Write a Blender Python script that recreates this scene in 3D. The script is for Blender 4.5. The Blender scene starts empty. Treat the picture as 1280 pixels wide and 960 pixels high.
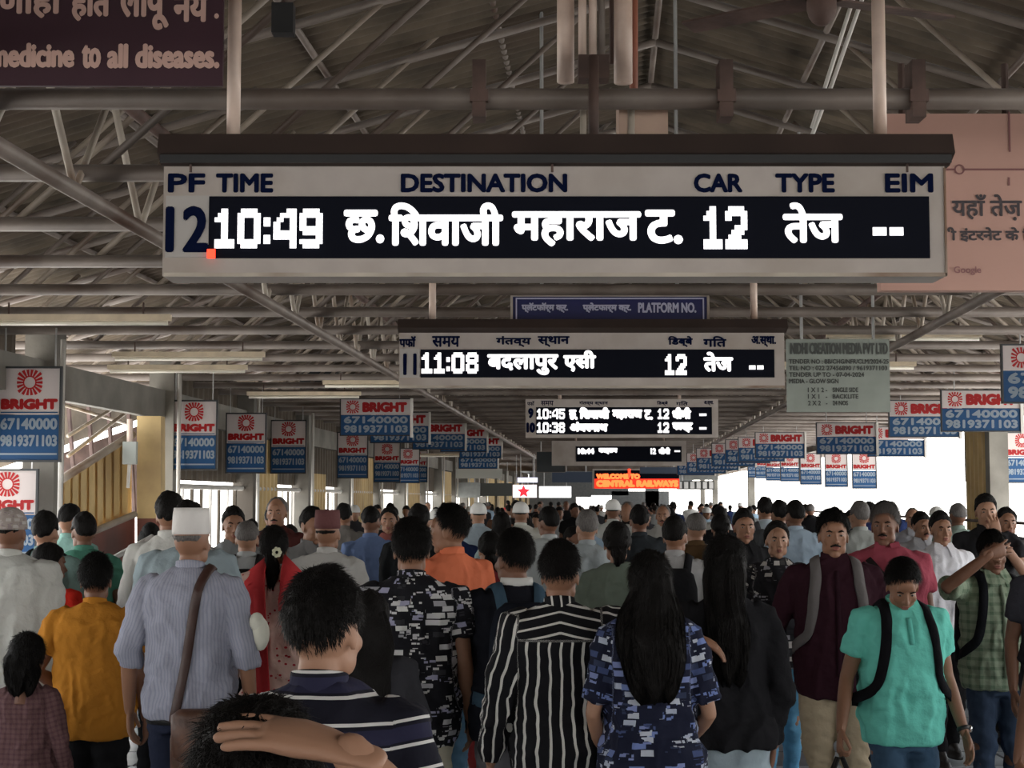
import bpy, math, random
import numpy as np
from mathutils import Vector, Matrix
PI = math.pi
S = bpy.context.scene
COL = S.collection
rng = random.Random(7)

# ------------------------------------------------------------------ camera
F = 2000.0
CAMZ = 1.78
TH = math.atan(145 / F)
cd = bpy.data.cameras.new('camera'); cam = bpy.data.objects.new('camera', cd); COL.objects.link(cam)
cam.location = (0, 0, CAMZ); cam.rotation_euler = (PI / 2 + TH, 0, 0)
cd.sensor_fit = 'HORIZONTAL'; cd.sensor_width = 36; cd.lens = 36 * F / 1280
cd.clip_start = .1; cd.clip_end = 500
S.camera = cam
# ------------------------------------------------------------------ world: bright hazy daylight sky
wd = bpy.data.worlds.new('sky'); S.world = wd; wd.use_nodes = True
nt = wd.node_tree; nt.nodes.clear()
_o = nt.nodes.new('ShaderNodeOutputWorld'); _b = nt.nodes.new('ShaderNodeBackground')
_g = nt.nodes.new('ShaderNodeTexCoord'); _s = nt.nodes.new('ShaderNodeSeparateXYZ'); _r = nt.nodes.new('ShaderNodeValToRGB')
nt.links.new(_g.outputs['Generated'], _s.inputs[0]); nt.links.new(_s.outputs['Z'], _r.inputs[0])
_r.color_ramp.elements[0].position = 0; _r.color_ramp.elements[0].color = (1, .97, .92, 1)
_r.color_ramp.elements[1].position = .7; _r.color_ramp.elements[1].color = (.78, .88, 1, 1)
nt.links.new(_r.outputs[0], _b.inputs[0]); _b.inputs[1].default_value = 3.4
nt.links.new(_b.outputs[0], _o.inputs[0])
# ------------------------------------------------------------------ exposure / view
S.view_settings.view_transform = 'Standard'; S.view_settings.look = 'None'
S.view_settings.exposure = 0.62; S.view_settings.gamma = 1; S.view_settings.use_curve_mapping = False
S.cycles.use_denoising = True
S.cycles.max_bounces = 7; S.cycles.diffuse_bounces = 5

AX = 0.06                      # the bridge runs slightly to the right of the view axis
def W(px, py, Y):
    u = (px - 640) / F; v = (480 - py) / F
    d = Vector((u, math.cos(TH) - v * math.sin(TH), math.sin(TH) + v * math.cos(TH)))
    t = Y / d.y
    return Vector((d.x * t, Y, CAMZ + d.z * t))

# ================================================================== materials
MATS = {}
def mat(name, col=(.5, .5, .5), rough=.6, metal=0., noise=0., nscale=8., bump=0., bscale=30., emit=None, estr=1., spec=.4, objcol=False, nstretch=(1, 1, 1), dirt=None):
    if name in MATS: return MATS[name]
    m = bpy.data.materials.new(name); m.use_nodes = True; MATS[name] = m
    t = m.node_tree; N = t.nodes; L = t.links; p = N['Principled BSDF']
    p.inputs['Roughness'].default_value = rough; p.inputs['Metallic'].default_value = metal
    p.inputs['Specular IOR Level'].default_value = spec
    tc = N.new('ShaderNodeTexCoord'); mp = N.new('ShaderNodeMapping'); mp.inputs['Scale'].default_value = nstretch
    L.new(tc.outputs['Object'], mp.inputs[0])
    src = None
    if objcol:
        oi = N.new('ShaderNodeObjectInfo'); src = oi.outputs['Color']
    if noise > 0:
        nz = N.new('ShaderNodeTexNoise'); nz.inputs['Scale'].default_value = nscale; nz.inputs['Detail'].default_value = 5
        L.new(mp.outputs[0], nz.inputs['Vector'])
        mx = N.new('ShaderNodeMixRGB'); mx.blend_type = 'MULTIPLY'; mx.inputs[0].default_value = 1
        rp = N.new('ShaderNodeMapRange'); rp.inputs[1].default_value = .3; rp.inputs[2].default_value = .7
        rp.inputs[3].default_value = 1 - noise; rp.inputs[4].default_value = 1 + noise * .5
        L.new(nz.outputs[0], rp.inputs[0]); L.new(rp.outputs[0], mx.inputs[2])
        if src is not None: L.new(src, mx.inputs[1])
        else: mx.inputs[1].default_value = (*col, 1)
        src = mx.outputs[0]
        if dirt:
            n2 = N.new('ShaderNodeTexNoise'); n2.inputs['Scale'].default_value = nscale * .35; n2.inputs['Detail'].default_value = 8
            L.new(mp.outputs[0], n2.inputs['Vector'])
            r2 = N.new('ShaderNodeMapRange'); r2.inputs[1].default_value = .5; r2.inputs[2].default_value = .68
            L.new(n2.outputs[0], r2.inputs[0])
            m2 = N.new('ShaderNodeMixRGB'); m2.inputs[2].default_value = (*dirt, 1)
            L.new(r2.outputs[0], m2.inputs[0]); L.new(src, m2.inputs[1]); src = m2.outputs[0]
    if src is not None: L.new(src, p.inputs['Base Color'])
    else: p.inputs['Base Color'].default_value = (*col, 1)
    if bump > 0:
        nb = N.new('ShaderNodeTexNoise'); nb.inputs['Scale'].default_value = bscale; nb.inputs['Detail'].default_value = 4
        L.new(mp.outputs[0], nb.inputs['Vector'])
        bp = N.new('ShaderNodeBump'); bp.inputs['Strength'].default_value = bump; bp.inputs['Distance'].default_value = .02 if objcol else .01
        L.new(nb.outputs[0], bp.inputs['Height']); L.new(bp.outputs[0], p.inputs['Normal'])
    if emit:
        p.inputs['Emission Color'].default_value = (*emit, 1); p.inputs['Emission Strength'].default_value = estr
    return m

def flexmat(name, col, thin=.6):
    """printed vinyl sign sheet: reflects and lets some light through"""
    if name in MATS: return MATS[name]
    m = bpy.data.materials.new(name); m.use_nodes = True; MATS[name] = m
    t = m.node_tree; N = t.nodes; L = t.links; p = N['Principled BSDF']
    p.inputs['Base Color'].default_value = (*col, 1); p.inputs['Roughness'].default_value = .5
    tr = N.new('ShaderNodeBsdfTranslucent'); tr.inputs[0].default_value = (*col, 1)
    mx = N.new('ShaderNodeMixShader'); mx.inputs[0].default_value = thin
    L.new(p.outputs[0], mx.inputs[1]); L.new(tr.outputs[0], mx.inputs[2]); L.new(mx.outputs[0], N['Material Output'].inputs[0])
    return m

def patmat(name, kind, cols, scale=1., objcol=False, duty=.3):
    """printed / woven cloth, patterned on the 'pat' coordinates (metres along the garment)"""
    if name in MATS: return MATS[name]
    m = bpy.data.materials.new(name); m.use_nodes = True; MATS[name] = m
    t = m.node_tree; N = t.nodes; L = t.links; p = N['Principled BSDF']
    p.inputs['Roughness'].default_value = .85; p.inputs['Specular IOR Level'].default_value = .15
    at = N.new('ShaderNodeAttribute'); at.attribute_name = 'pat'
    sp = N.new('ShaderNodeSeparateXYZ'); L.new(at.outputs['Vector'], sp.inputs[0])
    def M(op, a, b=None):
        n = N.new('ShaderNodeMath'); n.operation = op
        for i, v in enumerate((a, b)):
            if v is None: continue
            if isinstance(v, (int, float)): n.inputs[i].default_value = v
            else: L.new(v, n.inputs[i])
        return n.outputs[0]
    def mix(f, a, b):
        n = N.new('ShaderNodeMixRGB'); L.new(f, n.inputs[0])
        for i, v in ((1, a), (2, b)):
            if isinstance(v, tuple): n.inputs[i].default_value = (*v, 1)
            else: L.new(v, n.inputs[i])
        return n.outputs[0]
    if kind == 'vstripe' or kind == 'hstripe':
        c = sp.outputs['X' if kind == 'vstripe' else 'Y']
        nz = N.new('ShaderNodeTexNoise'); nz.inputs['Scale'].default_value = 6; L.new(at.outputs['Vector'], nz.inputs['Vector'])
        c = M('ADD', c, M('MULTIPLY', M('SUBTRACT', nz.outputs[0], .5), .03 if kind == 'vstripe' else .008))
        f = M('FRACT', M('MULTIPLY', c, 1 / scale)); k = M('LESS_THAN', f, duty)
        out = mix(k, cols[0], cols[1])
        if len(cols) > 2:
            f2 = M('FRACT', M('MULTIPLY', c, .5 / scale)); k2 = M('GREATER_THAN', f2, .62); k3 = M('LESS_THAN', f2, .92)
            out = mix(M('MULTIPLY', M('MULTIPLY', k2, k3), M('SUBTRACT', 1, k)), out, cols[2])
    elif kind == 'check':
        k1 = M('LESS_THAN', M('FRACT', M('MULTIPLY', sp.outputs['X'], 1 / scale)), duty)
        k2 = M('LESS_THAN', M('FRACT', M('MULTIPLY', sp.outputs['Y'], 1 / scale)), duty)
        out = mix(M('MULTIPLY', M('ADD', k1, k2), .5), cols[0], cols[1])
    elif kind == 'dots':
        vo = N.new('ShaderNodeTexVoronoi'); vo.inputs['Scale'].default_value = 1 / scale; L.new(at.outputs['Vector'], vo.inputs['Vector'])
        out = mix(M('LESS_THAN', vo.outputs['Distance'], duty), cols[0], cols[1])
    else:   # 'print': blocky abstract print outlined in dark
        mp = N.new('ShaderNodeMapping'); mp.inputs['Scale'].default_value = (1, 1.7, 1); L.new(at.outputs['Vector'], mp.inputs[0])
        vo = N.new('ShaderNodeTexVoronoi'); vo.distance = 'CHEBYCHEV'; vo.inputs['Scale'].default_value = 1 / scale
        vo.inputs['Randomness'].default_value = .8; L.new(mp.outputs[0], vo.inputs['Vector'])
        v2 = N.new('ShaderNodeTexVoronoi'); v2.distance = 'CHEBYCHEV'; v2.inputs['Scale'].default_value = 2.1 / scale; L.new(mp.outputs[0], v2.inputs['Vector'])
        bw = N.new('ShaderNodeSeparateXYZ'); L.new(vo.outputs['Color'], bw.inputs[0])
        ramp = N.new('ShaderNodeValToRGB'); ramp.color_ramp.interpolation = 'CONSTANT'
        el = ramp.color_ramp.elements; n = len(cols) - 1
        el[0].color = (*cols[1], 1); el[0].position = 0
        el[1].color = (*cols[2], 1); el[1].position = 1 / n
        for i in range(2, n):
            e = el.new(i / n); e.color = (*cols[1 + i], 1)
        L.new(bw.outputs[0], ramp.inputs[0])
        edge = M('GREATER_THAN', vo.outputs['Distance'], duty)
        ring = M('MULTIPLY', M('GREATER_THAN', v2.outputs['Distance'], .40), M('LESS_THAN', bw.outputs[1], .6))
        out = mix(M('MAXIMUM', edge, ring), ramp.outputs[0], cols[0])
    L.new(out, p.inputs['Base Color'])
    nb = N.new('ShaderNodeTexNoise'); nb.inputs['Scale'].default_value = 14; nb.inputs['Detail'].default_value = 3
    tc = N.new('ShaderNodeTexCoord'); L.new(tc.outputs['Object'], nb.inputs['Vector'])
    bp = N.new('ShaderNodeBump'); bp.inputs['Strength'].default_value = .6; bp.inputs['Distance'].default_value = .02
    L.new(nb.outputs[0], bp.inputs['Height']); L.new(bp.outputs[0], p.inputs['Normal'])
    return m

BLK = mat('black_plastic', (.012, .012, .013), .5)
WHT = mat('white_paint', (.62, .60, .56), .5, noise=.15, nscale=3)
STEEL = mat('painted_steel_grey', (.17, .14, .12), .5, metal=.05, noise=.35, nscale=3, bump=.15, bscale=25, dirt=(.06, .035, .025))
STEEL_L = mat('painted_steel_light', (.42, .37, .31), .45, noise=.3, nscale=4, dirt=(.16, .09, .05))
STEEL_W = mat('strut_steel', (.30, .25, .20), .5, noise=.4, nscale=4, dirt=(.08, .05, .035))
RUST = mat('rusty_primer_steel', (.09, .055, .045), .7, noise=.5, nscale=6, bump=.3)
PIPE_W = mat('cream_painted_pipe', (.64, .50, .42), .4, noise=.25, nscale=5, dirt=(.25, .14, .09))
ROOF = mat('weathered_roof_sheet', (.10, .078, .055), .85, noise=.6, nscale=2.4, bump=.5, bscale=14, dirt=(.07, .05, .035))
SIGNPOST = mat('galvanised', (.4, .4, .4), .4, metal=.5, noise=.2)

# ================================================================== mesh helpers
def mk(name, V, Fc, m=None, parent=None, smooth=False, uv=None):
    me = bpy.data.meshes.new(name); me.from_pydata([tuple(v) for v in V], [], Fc)
    if m: me.materials.append(m)
    if smooth: me.shade_smooth()
    return link(name, me, parent)
def link(name, me, parent=None, loc=None):
    o = bpy.data.objects.new(name, me); COL.objects.link(o)
    if parent is not None: o.parent = parent
    if loc is not None: o.location = loc
    return o
def empty(name, loc=(0, 0, 0), rz=0., label=None, cat=None, group=None, kind=None, parent=None):
    o = bpy.data.objects.new(name, None); COL.objects.link(o); o.location = loc; o.rotation_euler.z = rz; o.empty_display_size = .1
    if parent is not None: o.parent = parent
    return tag(o, label, cat, group, kind)
def tag(o, label=None, cat=None, group=None, kind=None):
    if label: o['label'] = label
    if cat: o['category'] = cat
    if group: o['group'] = group
    if kind: o['kind'] = kind
    return o
class MB:
    def __init__(s): s.V = []; s.F = []
    def add(s, V, Fc):
        n = len(s.V); s.V += [tuple(v) for v in V]; s.F += [tuple(i + n for i in f) for f in Fc]; return s
    def box(s, a, b, bev=0.):
        (x0, y0, z0), (x1, y1, z1) = a, b
        x0, x1 = min(x0, x1), max(x0, x1); y0, y1 = min(y0, y1), max(y0, y1); z0, z1 = min(z0, z1), max(z0, z1)
        V = [(x, y, z) for z in (z0, z1) for y in (y0, y1) for x in (x0, x1)]
        return s.add(V, [(0, 2, 3, 1), (4, 5, 7, 6), (0, 1, 5, 4), (2, 6, 7, 3), (0, 4, 6, 2), (1, 3, 7, 5)])
    def tube(s, pts, r, n=10, flat=1., ref=None, cap=True, rnd=False):
        V, Fc = tube(pts, r, n, flat, ref, rnd); return s.add(V, Fc)
    def blob(s, c, r, nu=14, nv=9, rot=None):
        V, Fc = blob(c, r, nu, nv, rot); return s.add(V, Fc)
    def prism(s, P, y0, y1):
        """polygon of (x,z) extruded between y0 and y1"""
        n = len(P); V = [(x, y0, z) for x, z in P] + [(x, y1, z) for x, z in P]
        return s.add(V, [tuple(range(n)), tuple(range(2 * n - 1, n - 1, -1))] + [(i, i + n, (i + 1) % n + n, (i + 1) % n) for i in range(n)])
    def obj(s, name, m, parent=None, smooth=False):
        return mk(name, s.V, s.F, m, parent, smooth)

def tube(pts, r, n=10, flat=1., ref=None, rnd=False):
    P = np.array([tuple(p) for p in pts], float); k = len(P)
    R = np.array([(a, a * flat) if np.isscalar(a) else a for a in (r if hasattr(r, '__len__') else [r] * k)], float)
    T = np.gradient(P, axis=0) if k > 2 else np.repeat(P[1:] - P[:-1], 2, 0)
    T /= np.linalg.norm(T, axis=1)[:, None] + 1e-12
    if ref is None: ref = (0, 1, 0) if abs(T[0][1]) < .9 else (1, 0, 0)
    side = np.cross(np.array(ref, float), T[0]); side /= np.linalg.norm(side) + 1e-12
    if rnd:    # rounded ends
        a0, a1 = R[0].mean(), R[-1].mean()
        P = np.vstack([P[0] - T[0] * a0 * .85, P[0] - T[0] * a0 * .5, P, P[-1] + T[-1] * a1 * .5, P[-1] + T[-1] * a1 * .85])
        R = np.vstack([R[0] * .45, R[0] * .85, R, R[-1] * .85, R[-1] * .45]); T = np.vstack([T[0], T[0], T, T[-1], T[-1]]); k += 4
    V = []; an = np.arange(n) * 2 * PI / n; ca, sa = np.cos(an), np.sin(an)
    for i in range(k):
        side = side - T[i] * np.dot(side, T[i]); side /= np.linalg.norm(side) + 1e-12
        up = np.cross(T[i], side)
        V += list(P[i] + np.outer(ca * R[i][0], side) + np.outer(sa * R[i][1], up))
    Fc = [(i * n + j, i * n + (j + 1) % n, (i + 1) * n + (j + 1) % n, (i + 1) * n + j) for i in range(k - 1) for j in range(n)]
    Fc += [tuple(range(n - 1, -1, -1)), tuple(range((k - 1) * n, k * n))]
    return V, Fc
def blob(c, r, nu=14, nv=9, rot=None):
    V = [(0, 0, -1)]
    for i in range(1, nv):
        e = -PI / 2 + PI * i / nv
        V += [(math.cos(e) * math.cos(2 * PI * j / nu), math.cos(e) * math.sin(2 * PI * j / nu), math.sin(e)) for j in range(nu)]
    V.append((0, 0, 1)); V = np.array(V) * np.array(r)
    if rot is not None: V = V @ np.array(Matrix(rot).to_3x3() if not isinstance(rot, np.ndarray) else rot).T
    V = V + np.array(c); top = len(V) - 1
    Fc = [(0, 1 + (j + 1) % nu, 1 + j) for j in range(nu)]
    Fc += [(1 + i * nu + j, 1 + i * nu + (j + 1) % nu, 1 + (i + 1) * nu + (j + 1) % nu, 1 + (i + 1) * nu + j) for i in range(nv - 2) for j in range(nu)]
    Fc += [(1 + (nv - 2) * nu + j, 1 + (nv - 2) * nu + (j + 1) % nu, top) for j in range(nu)]
    return list(V), Fc
def loft(rings, n=20, pw=2.0):
    """rings of (cx, cy, z, rx, ry) stacked in z, closed"""
    V = []
    for cx, cy, z, rx, ry in rings:
        for j in range(n):
            a = 2 * PI * j / n; c, s_ = math.cos(a), math.sin(a)
            V.append((cx + rx * math.copysign(abs(c) ** (2 / pw), c), cy + ry * math.copysign(abs(s_) ** (2 / pw), s_), z))
    k = len(rings)
    Fc = [(i * n + j, i * n + (j + 1) % n, (i + 1) * n + (j + 1) % n, (i + 1) * n + j) for i in range(k - 1) for j in range(n)]
    Fc += [tuple(range(n - 1, -1, -1)), tuple(range((k - 1) * n, k * n))]
    return V, Fc
def remesh(mb, vox, smooth=2, fac=.5):
    """fuse overlapping closed shapes into one continuous surface; returns (verts, faces, normals)"""
    me = bpy.data.meshes.new('t'); me.from_pydata(mb.V, [], mb.F)
    o = bpy.data.objects.new('t', me); COL.objects.link(o)
    md = o.modifiers.new('r', 'REMESH'); md.mode = 'VOXEL'; md.voxel_size = vox
    if smooth:
        sm = o.modifiers.new('s', 'SMOOTH'); sm.iterations = smooth; sm.factor = fac
    ev = o.evaluated_get(bpy.context.evaluated_depsgraph_get()); em = ev.to_mesh()
    nv = len(em.vertices); V = np.empty(nv * 3); em.vertices.foreach_get('co', V); V = V.reshape(-1, 3)
    Nn = np.empty(nv * 3); em.vertices.foreach_get('normal', Nn); Nn = Nn.reshape(-1, 3)
    Fc = [tuple(p.vertices) for p in em.polygons]
    ev.to_mesh_clear(); bpy.data.objects.remove(o); bpy.data.meshes.remove(me)
    return V, Fc, Nn

# ------------------------------------------------------------------ lettering
_tc = {}
def text_geo(body):
    if body in _tc: return _tc[body]
    c = bpy.data.curves.new('t', 'FONT'); c.body = body; c.size = 1; c.resolution_u = 3
    o = bpy.data.objects.new('t', c); COL.objects.link(o)
    me = bpy.data.meshes.new_from_object(o.evaluated_get(bpy.context.evaluated_depsgraph_get()))
    V = np.array([tuple(v.co) for v in me.vertices])[:, :2]; Fc = [tuple(p.vertices) for p in me.polygons]
    bpy.data.objects.remove(o); bpy.data.curves.remove(c); bpy.data.meshes.remove(me)
    V = V - V.min(0); V = V / V.max(0)
    _tc[body] = (V, Fc); return V, Fc
def text_mb(mb, body, x0, x1, z0, z1, y, bold=0.):
    V, Fc = text_geo(body)
    w, h = x1 - x0, z1 - z0
    offs = [(0, 0)] if not bold else [(bold * a, bold * b) for a, b in ((-1, 0), (1, 0), (0, 1), (0, -1), (-.7, -.7), (.7, .7), (-.7, .7), (.7, -.7))]
    for i, (dx, dz) in enumerate(offs):
        mb.add([(x0 + bold + v[0] * (w - 2 * bold) + dx, y - i * 4e-5, z0 + bold + v[1] * (h - 2 * bold) + dz) for v in V], Fc)
    return mb
def lettering(body, x0, x1, z0, z1, y, m, parent, bold=0., name='lettering'):
    return text_mb(MB(), body, x0, x1, z0, z1, y, bold).obj(name, m, parent)
DG = {'0': ".####.|######|##..##|##..##|##..##|##..##|##..##|######|.####.", '1': "..##..|.###..|####..|..##..|..##..|..##..|..##..|######|######",
      '2': ".####.|######|##..##|....##|...###|..###.|.###..|######|######", '3': "#####.|######|....##|..####|..####|....##|....##|######|#####.",
      '4': "...###|..####|.##.##|##..##|##..##|######|######|....##|....##", '5': "######|######|##....|#####.|######|....##|##..##|######|.####.",
      '8': ".####.|######|##..##|######|.####.|##..##|##..##|######|.####.", '9': ".####.|######|##..##|##..##|######|.#####|....##|######|.####.",
      ':': "||##|##|||##|##|", '-': "||||####|||"}
DG = {c: (g if c in ':-1' else '|'.join((r[:3] + r[2] + r[3:]) if r[2:3] == r[3:4] else (r[:3] + '.' + r[3:] if c == '4' else r[:3] + '#' + r[3:]) for r in g.split('|'))) for c, g in DG.items()}
def led_digits(body, x0, x1, z0, z1, y, m, parent, name='led_digits'):
    """dot-matrix figures, one lit block per matrix cell"""
    ws = [3 if c == ':' else (7 if c in '-1' else 8) for c in body]; tot = sum(ws) - 1; ux = (x1 - x0) / tot; uz = (z1 - z0) / 9
    mb = MB(); x = x0
    for c, w in zip(body, ws):
        for r, row in enumerate(DG[c].split('|')):
            for k, ch in enumerate(row):
                if ch == '#':
                    a = x + k * ux; b = z1 - (r + 1) * uz
                    mb.box((a - .02 * ux, y - .002, b - .02 * uz), (a + 1.02 * ux, y, b + 1.02 * uz))
        x += w * ux
    return mb.obj(name, m, parent)

# ================================================================== the bridge
def axX(Y, lat): return AX * Y + lat
Y0, Y1 = -18.0, 96.0
LL, LR = -4.7, 5.0             # side walls
ROOFL, ROOFR = -6.2, 6.6       # eaves
ZE = 3.10; SL = .30            # bottom-chord level above camera foot, roof slope
RIDGE = .35
def roofz(lat): return 3.22 + SL * ((lat - ROOFL) if lat < RIDGE else (ROOFR - lat))

fl = MB(); fl.box((-30, Y0, -.35), (36, Y1, -.012))
FLOORM = mat('terrazzo_floor_slab', (.17, .185, .2), .38, noise=.3, nscale=2.2, bump=.05, bscale=60, dirt=(.11, .115, .12))
# slab outline follows the bridge (parallelogram)
fo = mk('floor', [(axX(y, l), y, z) for z in (-.35, -.012) for y in (Y0, Y1) for l in (LL - .3, LR + .3)],
        [(0, 2, 3, 1), (4, 5, 7, 6), (0, 1, 5, 4), (2, 6, 7, 3), (0, 4, 6, 2), (1, 3, 7, 5)], FLOORM)
tag(fo, kind='structure')
TILE = [mat('floor_tile_' + n, c, .3, noise=.3, nscale=3, dirt=(.12, .125, .13)) for n, c in (('grey', (.2, .22, .235)), ('pale', (.34, .37, .39)), ('dark', (.13, .145, .16)))]
tm = MB(); a, b = .293, .006; tm.add([(-a, -a, 0), (a, -a, 0), (a, a, 0), (-a, a, 0), (-a + b, -a + b, .012), (a - b, -a + b, .012), (a - b, a - b, .012), (-a + b, a - b, .012)],
                                     [(4, 5, 6, 7), (0, 1, 5, 4), (1, 2, 6, 5), (2, 3, 7, 6), (3, 0, 4, 7)])
tms = []
for k in range(3):
    me = bpy.data.meshes.new('tile'); me.from_pydata(tm.V, [], tm.F); me.materials.append(TILE[k]); tms.append(me)
for j in range(21):
    for i in range(14):
        Y = 4.6 + j * .6; X = axX(Y, -4.2 + i * .66)
        if abs(X) > .34 * Y + .3: continue
        k = 1 if (i * 2 + j) % 5 == 0 or rng.random() < .2 else (2 if rng.random() < .2 else 0)
        t = link('tile', tms[k], fo, (X, Y, -.012)); t.scale.x = 1.1

# roof --------------------------------------------------------------
ceil = empty('ceiling', kind='structure')
def sheet_mesh(lat0, lat1, wy):
    n = int(wy / .0667) * 4; V = []; Fc = []
    for k in range(n + 1):
        y = wy * k / n + .0; z = .02 * math.sin(2 * PI * y / .1334 * 1.0)
        for l in (lat0, lat1):
            V.append((l - lat0 + AX * y, y, roofz(l) - roofz(lat0) + z))
    Fc = [(2 * k, 2 * k + 1, 2 * k + 3, 2 * k + 2) for k in range(n)]
    me = bpy.data.meshes.new('roof_sheet'); me.from_pydata(V, [], Fc); me.materials.append(ROOF); me.shade_smooth(); return me
spans = [(ROOFL, -2.9), (-3.0, RIDGE), (RIDGE, 3.5), (3.4, ROOFR)]
sm_ = [sheet_mesh(a, b, 1.335) for a, b in spans]
for j in range(86):
    y = Y0 + j * 1.334
    if y > Y1: break
    for q, (a, b) in enumerate(spans):
        o = link('roof_sheet', sm_[q], ceil, (axX(y, a), y, roofz(a) + (.03 if q in (1, 2) else 0) + rng.uniform(-.006, .006)))
# trusses: bottom chord, rafters, webs
CH = 3.10
def bar_mesh(name, p, q, r, m, n=8):
    V, Fc = tube([p, q], r, n); me = bpy.data.meshes.new(name); me.from_pydata([tuple(v) for v in V], [], Fc); me.materials.append(m); me.shade_smooth(); return me
chord = bar_mesh('bottom_chord', (ROOFL, 0, CH), (ROOFR, 0, CH), .036, STEEL, 12)
raft = [bar_mesh('rafter', (ROOFL, 0, roofz(ROOFL) - .06), (RIDGE, 0, roofz(RIDGE) - .06), .028, STEEL), bar_mesh('rafter', (RIDGE, 0, roofz(RIDGE) - .06), (ROOFR, 0, roofz(ROOFR) - .06), .028, STEEL)]
webs = []
nd = 8
for side in (-1, 1):
    e = ROOFL if side < 0 else ROOFR
    for k in range(7):
        l0 = e - side * (.25 + .78 * k); t_ = (.10 + SL * abs(l0 - e)) / (.93 - SL); l1 = l0 - side * t_
        if side * (l1 - RIDGE) < 0: continue
        webs.append(bar_mesh('web_strut', (l0, 0, CH + .02), (l1, 0, CH + .93 * t_), .018, STEEL_W if k % 3 != 2 else STEEL, 8))
clamp = MB(); clamp.box((-.022, -.05, -.07), (.022, .05, .12)); clamp.box((-.03, -.055, -.02), (.03, .055, .02))
clampm = bpy.data.meshes.new('pipe_clamp'); clampm.from_pydata(clamp.V, [], clamp.F); clampm.materials.append(RUST)
YT = [5.2 + 1.2 * k for k in range(-5, 60)]
for i, y in enumerate(YT):
    if y > 72: break
    t = empty('roof_truss', (axX(y, 0), y, 0), parent=ceil)
    link('bottom_chord', chord, t)
    for r_ in raft: link('rafter', r_, t)
    for w_ in webs: link('web_strut', w_, t)
    if i == 5:
        for l in (-.42, .39, 1.02): link('pipe_clamp', clampm, t, (l, 0, CH))
# purlins + lattice girders running along the bridge
def along(name, lat, z, r, m, y0=Y0, y1=80, n=8, parent=ceil):
    V, Fc = tube([(axX(y0, lat), y0, z), (axX(y1, lat), y1, z)], r, n); return mk(name, V, Fc, m, parent, True)
for l in (-5.4, -4.2, -3.0, -1.8, -.7, .35, 1.4, 2.5, 3.7, 4.9, 5.9):
    along('purlin', l, roofz(l) - .028, .022, STEEL)
for lat in (-2.12, 2.3):
    g = empty('lattice_girder', parent=ceil)
    along('girder_pipe', lat, CH - .09, .034, STEEL, parent=g); along('girder_pipe', lat, CH + .42, .03, RUST, parent=g)
    mb = MB(); y = Y0
    while y < 60:
        mb.tube([(axX(y, lat), y, CH - .09), (axX(y + .45, lat), y + .45, CH + .42)], .016, 6)
        mb.tube([(axX(y + .45, lat), y + .45, CH + .42), (axX(y + .9, lat), y + .9, CH - .09)], .016, 6); y += .9
    tag(mb.obj('girder_lacing', STEEL_L, g, True), kind='stuff')

# side structures -----------------------------------------------------
CONC = mat('grimy_concrete', (.2, .19, .165), .8, noise=.35, nscale=2, bump=.3, dirt=(.1, .085, .07))
TAN = mat('tan_corrugated_cladding', (.56, .40, .17), .6, noise=.2, nscale=2.5, dirt=(.36, .24, .1))
OCH = mat('ochre_plaster', (.60, .44, .21), .7, noise=.2, nscale=3, dirt=(.35, .24, .12))
REDB = mat('red_oxide_wall', (.19, .06, .04), .6, noise=.3, nscale=3, dirt=(.1, .04, .03))
def quadbox(name, lat0, lat1, y0, y1, z0, z1, m, parent):
    V = [(axX(y, l), y, z) for z in (z0, z1) for y in (y0, y1) for l in (lat0, lat1)]
    return mk(name, V, [(0, 2, 3, 1), (4, 5, 7, 6), (0, 1, 5, 4), (2, 6, 7, 3), (0, 4, 6, 2), (1, 3, 7, 5)], m, parent)
def corr(name, lat, y0, y1, z0, z1, m, parent, d=.035):
    V = []; n = max(4, int((y1 - y0) / .04))
    for k in range(n + 1):
        y = y0 + (y1 - y0) * k / n; ph = (y - y0) / .24 % 1; off = d if ph < .5 else 0
        for z in (z0, z1): V.append((axX(y, lat) + off, y, z))
    return mk(name, V, [(2 * k, 2 * k + 1, 2 * k + 3, 2 * k + 2) for k in range(n)], m, parent)
wl = empty('wall_left', kind='structure'); wr = empty('wall_right', kind='structure')
quadbox('parapet', LL - .12, LL + .02, Y0, 12.6, 0, 1.0, REDB, wl)
quadbox('parapet', LL - .12, LL + .02, 17.2, Y1, 0, 1.0, REDB, wl)
quadbox('parapet', LR - .02, LR + .12, Y0, Y1, 0, .95, REDB, wr)
ys = [1.2 + 3.76 * k - 7.5 for k in range(26)]
colL = [y for y in (-16, -12.5, -9, -5, -1.3, 2.4, 6, 9.4, 13.3, 16.9, 20.7, 24.5, 28.3, 32, 36, 40, 44, 48, 52, 56, 60, 66, 72, 78, 84, 90)]
colR = [-17, -13, -9, -5, -1, 3, 7, 11, 15.5, 20.6, 56, 75, 85]
for y in colL:
    quadbox('column', LL - .12, LL + .14, y - .12, y + .12, 0, 3.3, CONC, wl)
    if y > 12: along('drain_pipe', 0, 0, .01, WHT, 0, .01, parent=wl) if False else mk('drain_pipe', *tube([(axX(y, LL + .2), y - .16, .0), (axX(y, LL + .2), y - .16, 3.1)], .022, 8), WHT, wl, True)
for y in colR:
    quadbox('column', LR - .12, LR + .12, y - .12, y + .12, 0, 3.3, CONC, wr)
quadbox('eaves_beam', LL - .05, LL + .05, Y0, Y1, 2.63, 2.93, CONC, wl)
quadbox('eaves_beam', LR - .05, LR + .05, Y0, Y1, 2.95, 3.15, CONC, wr)
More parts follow.
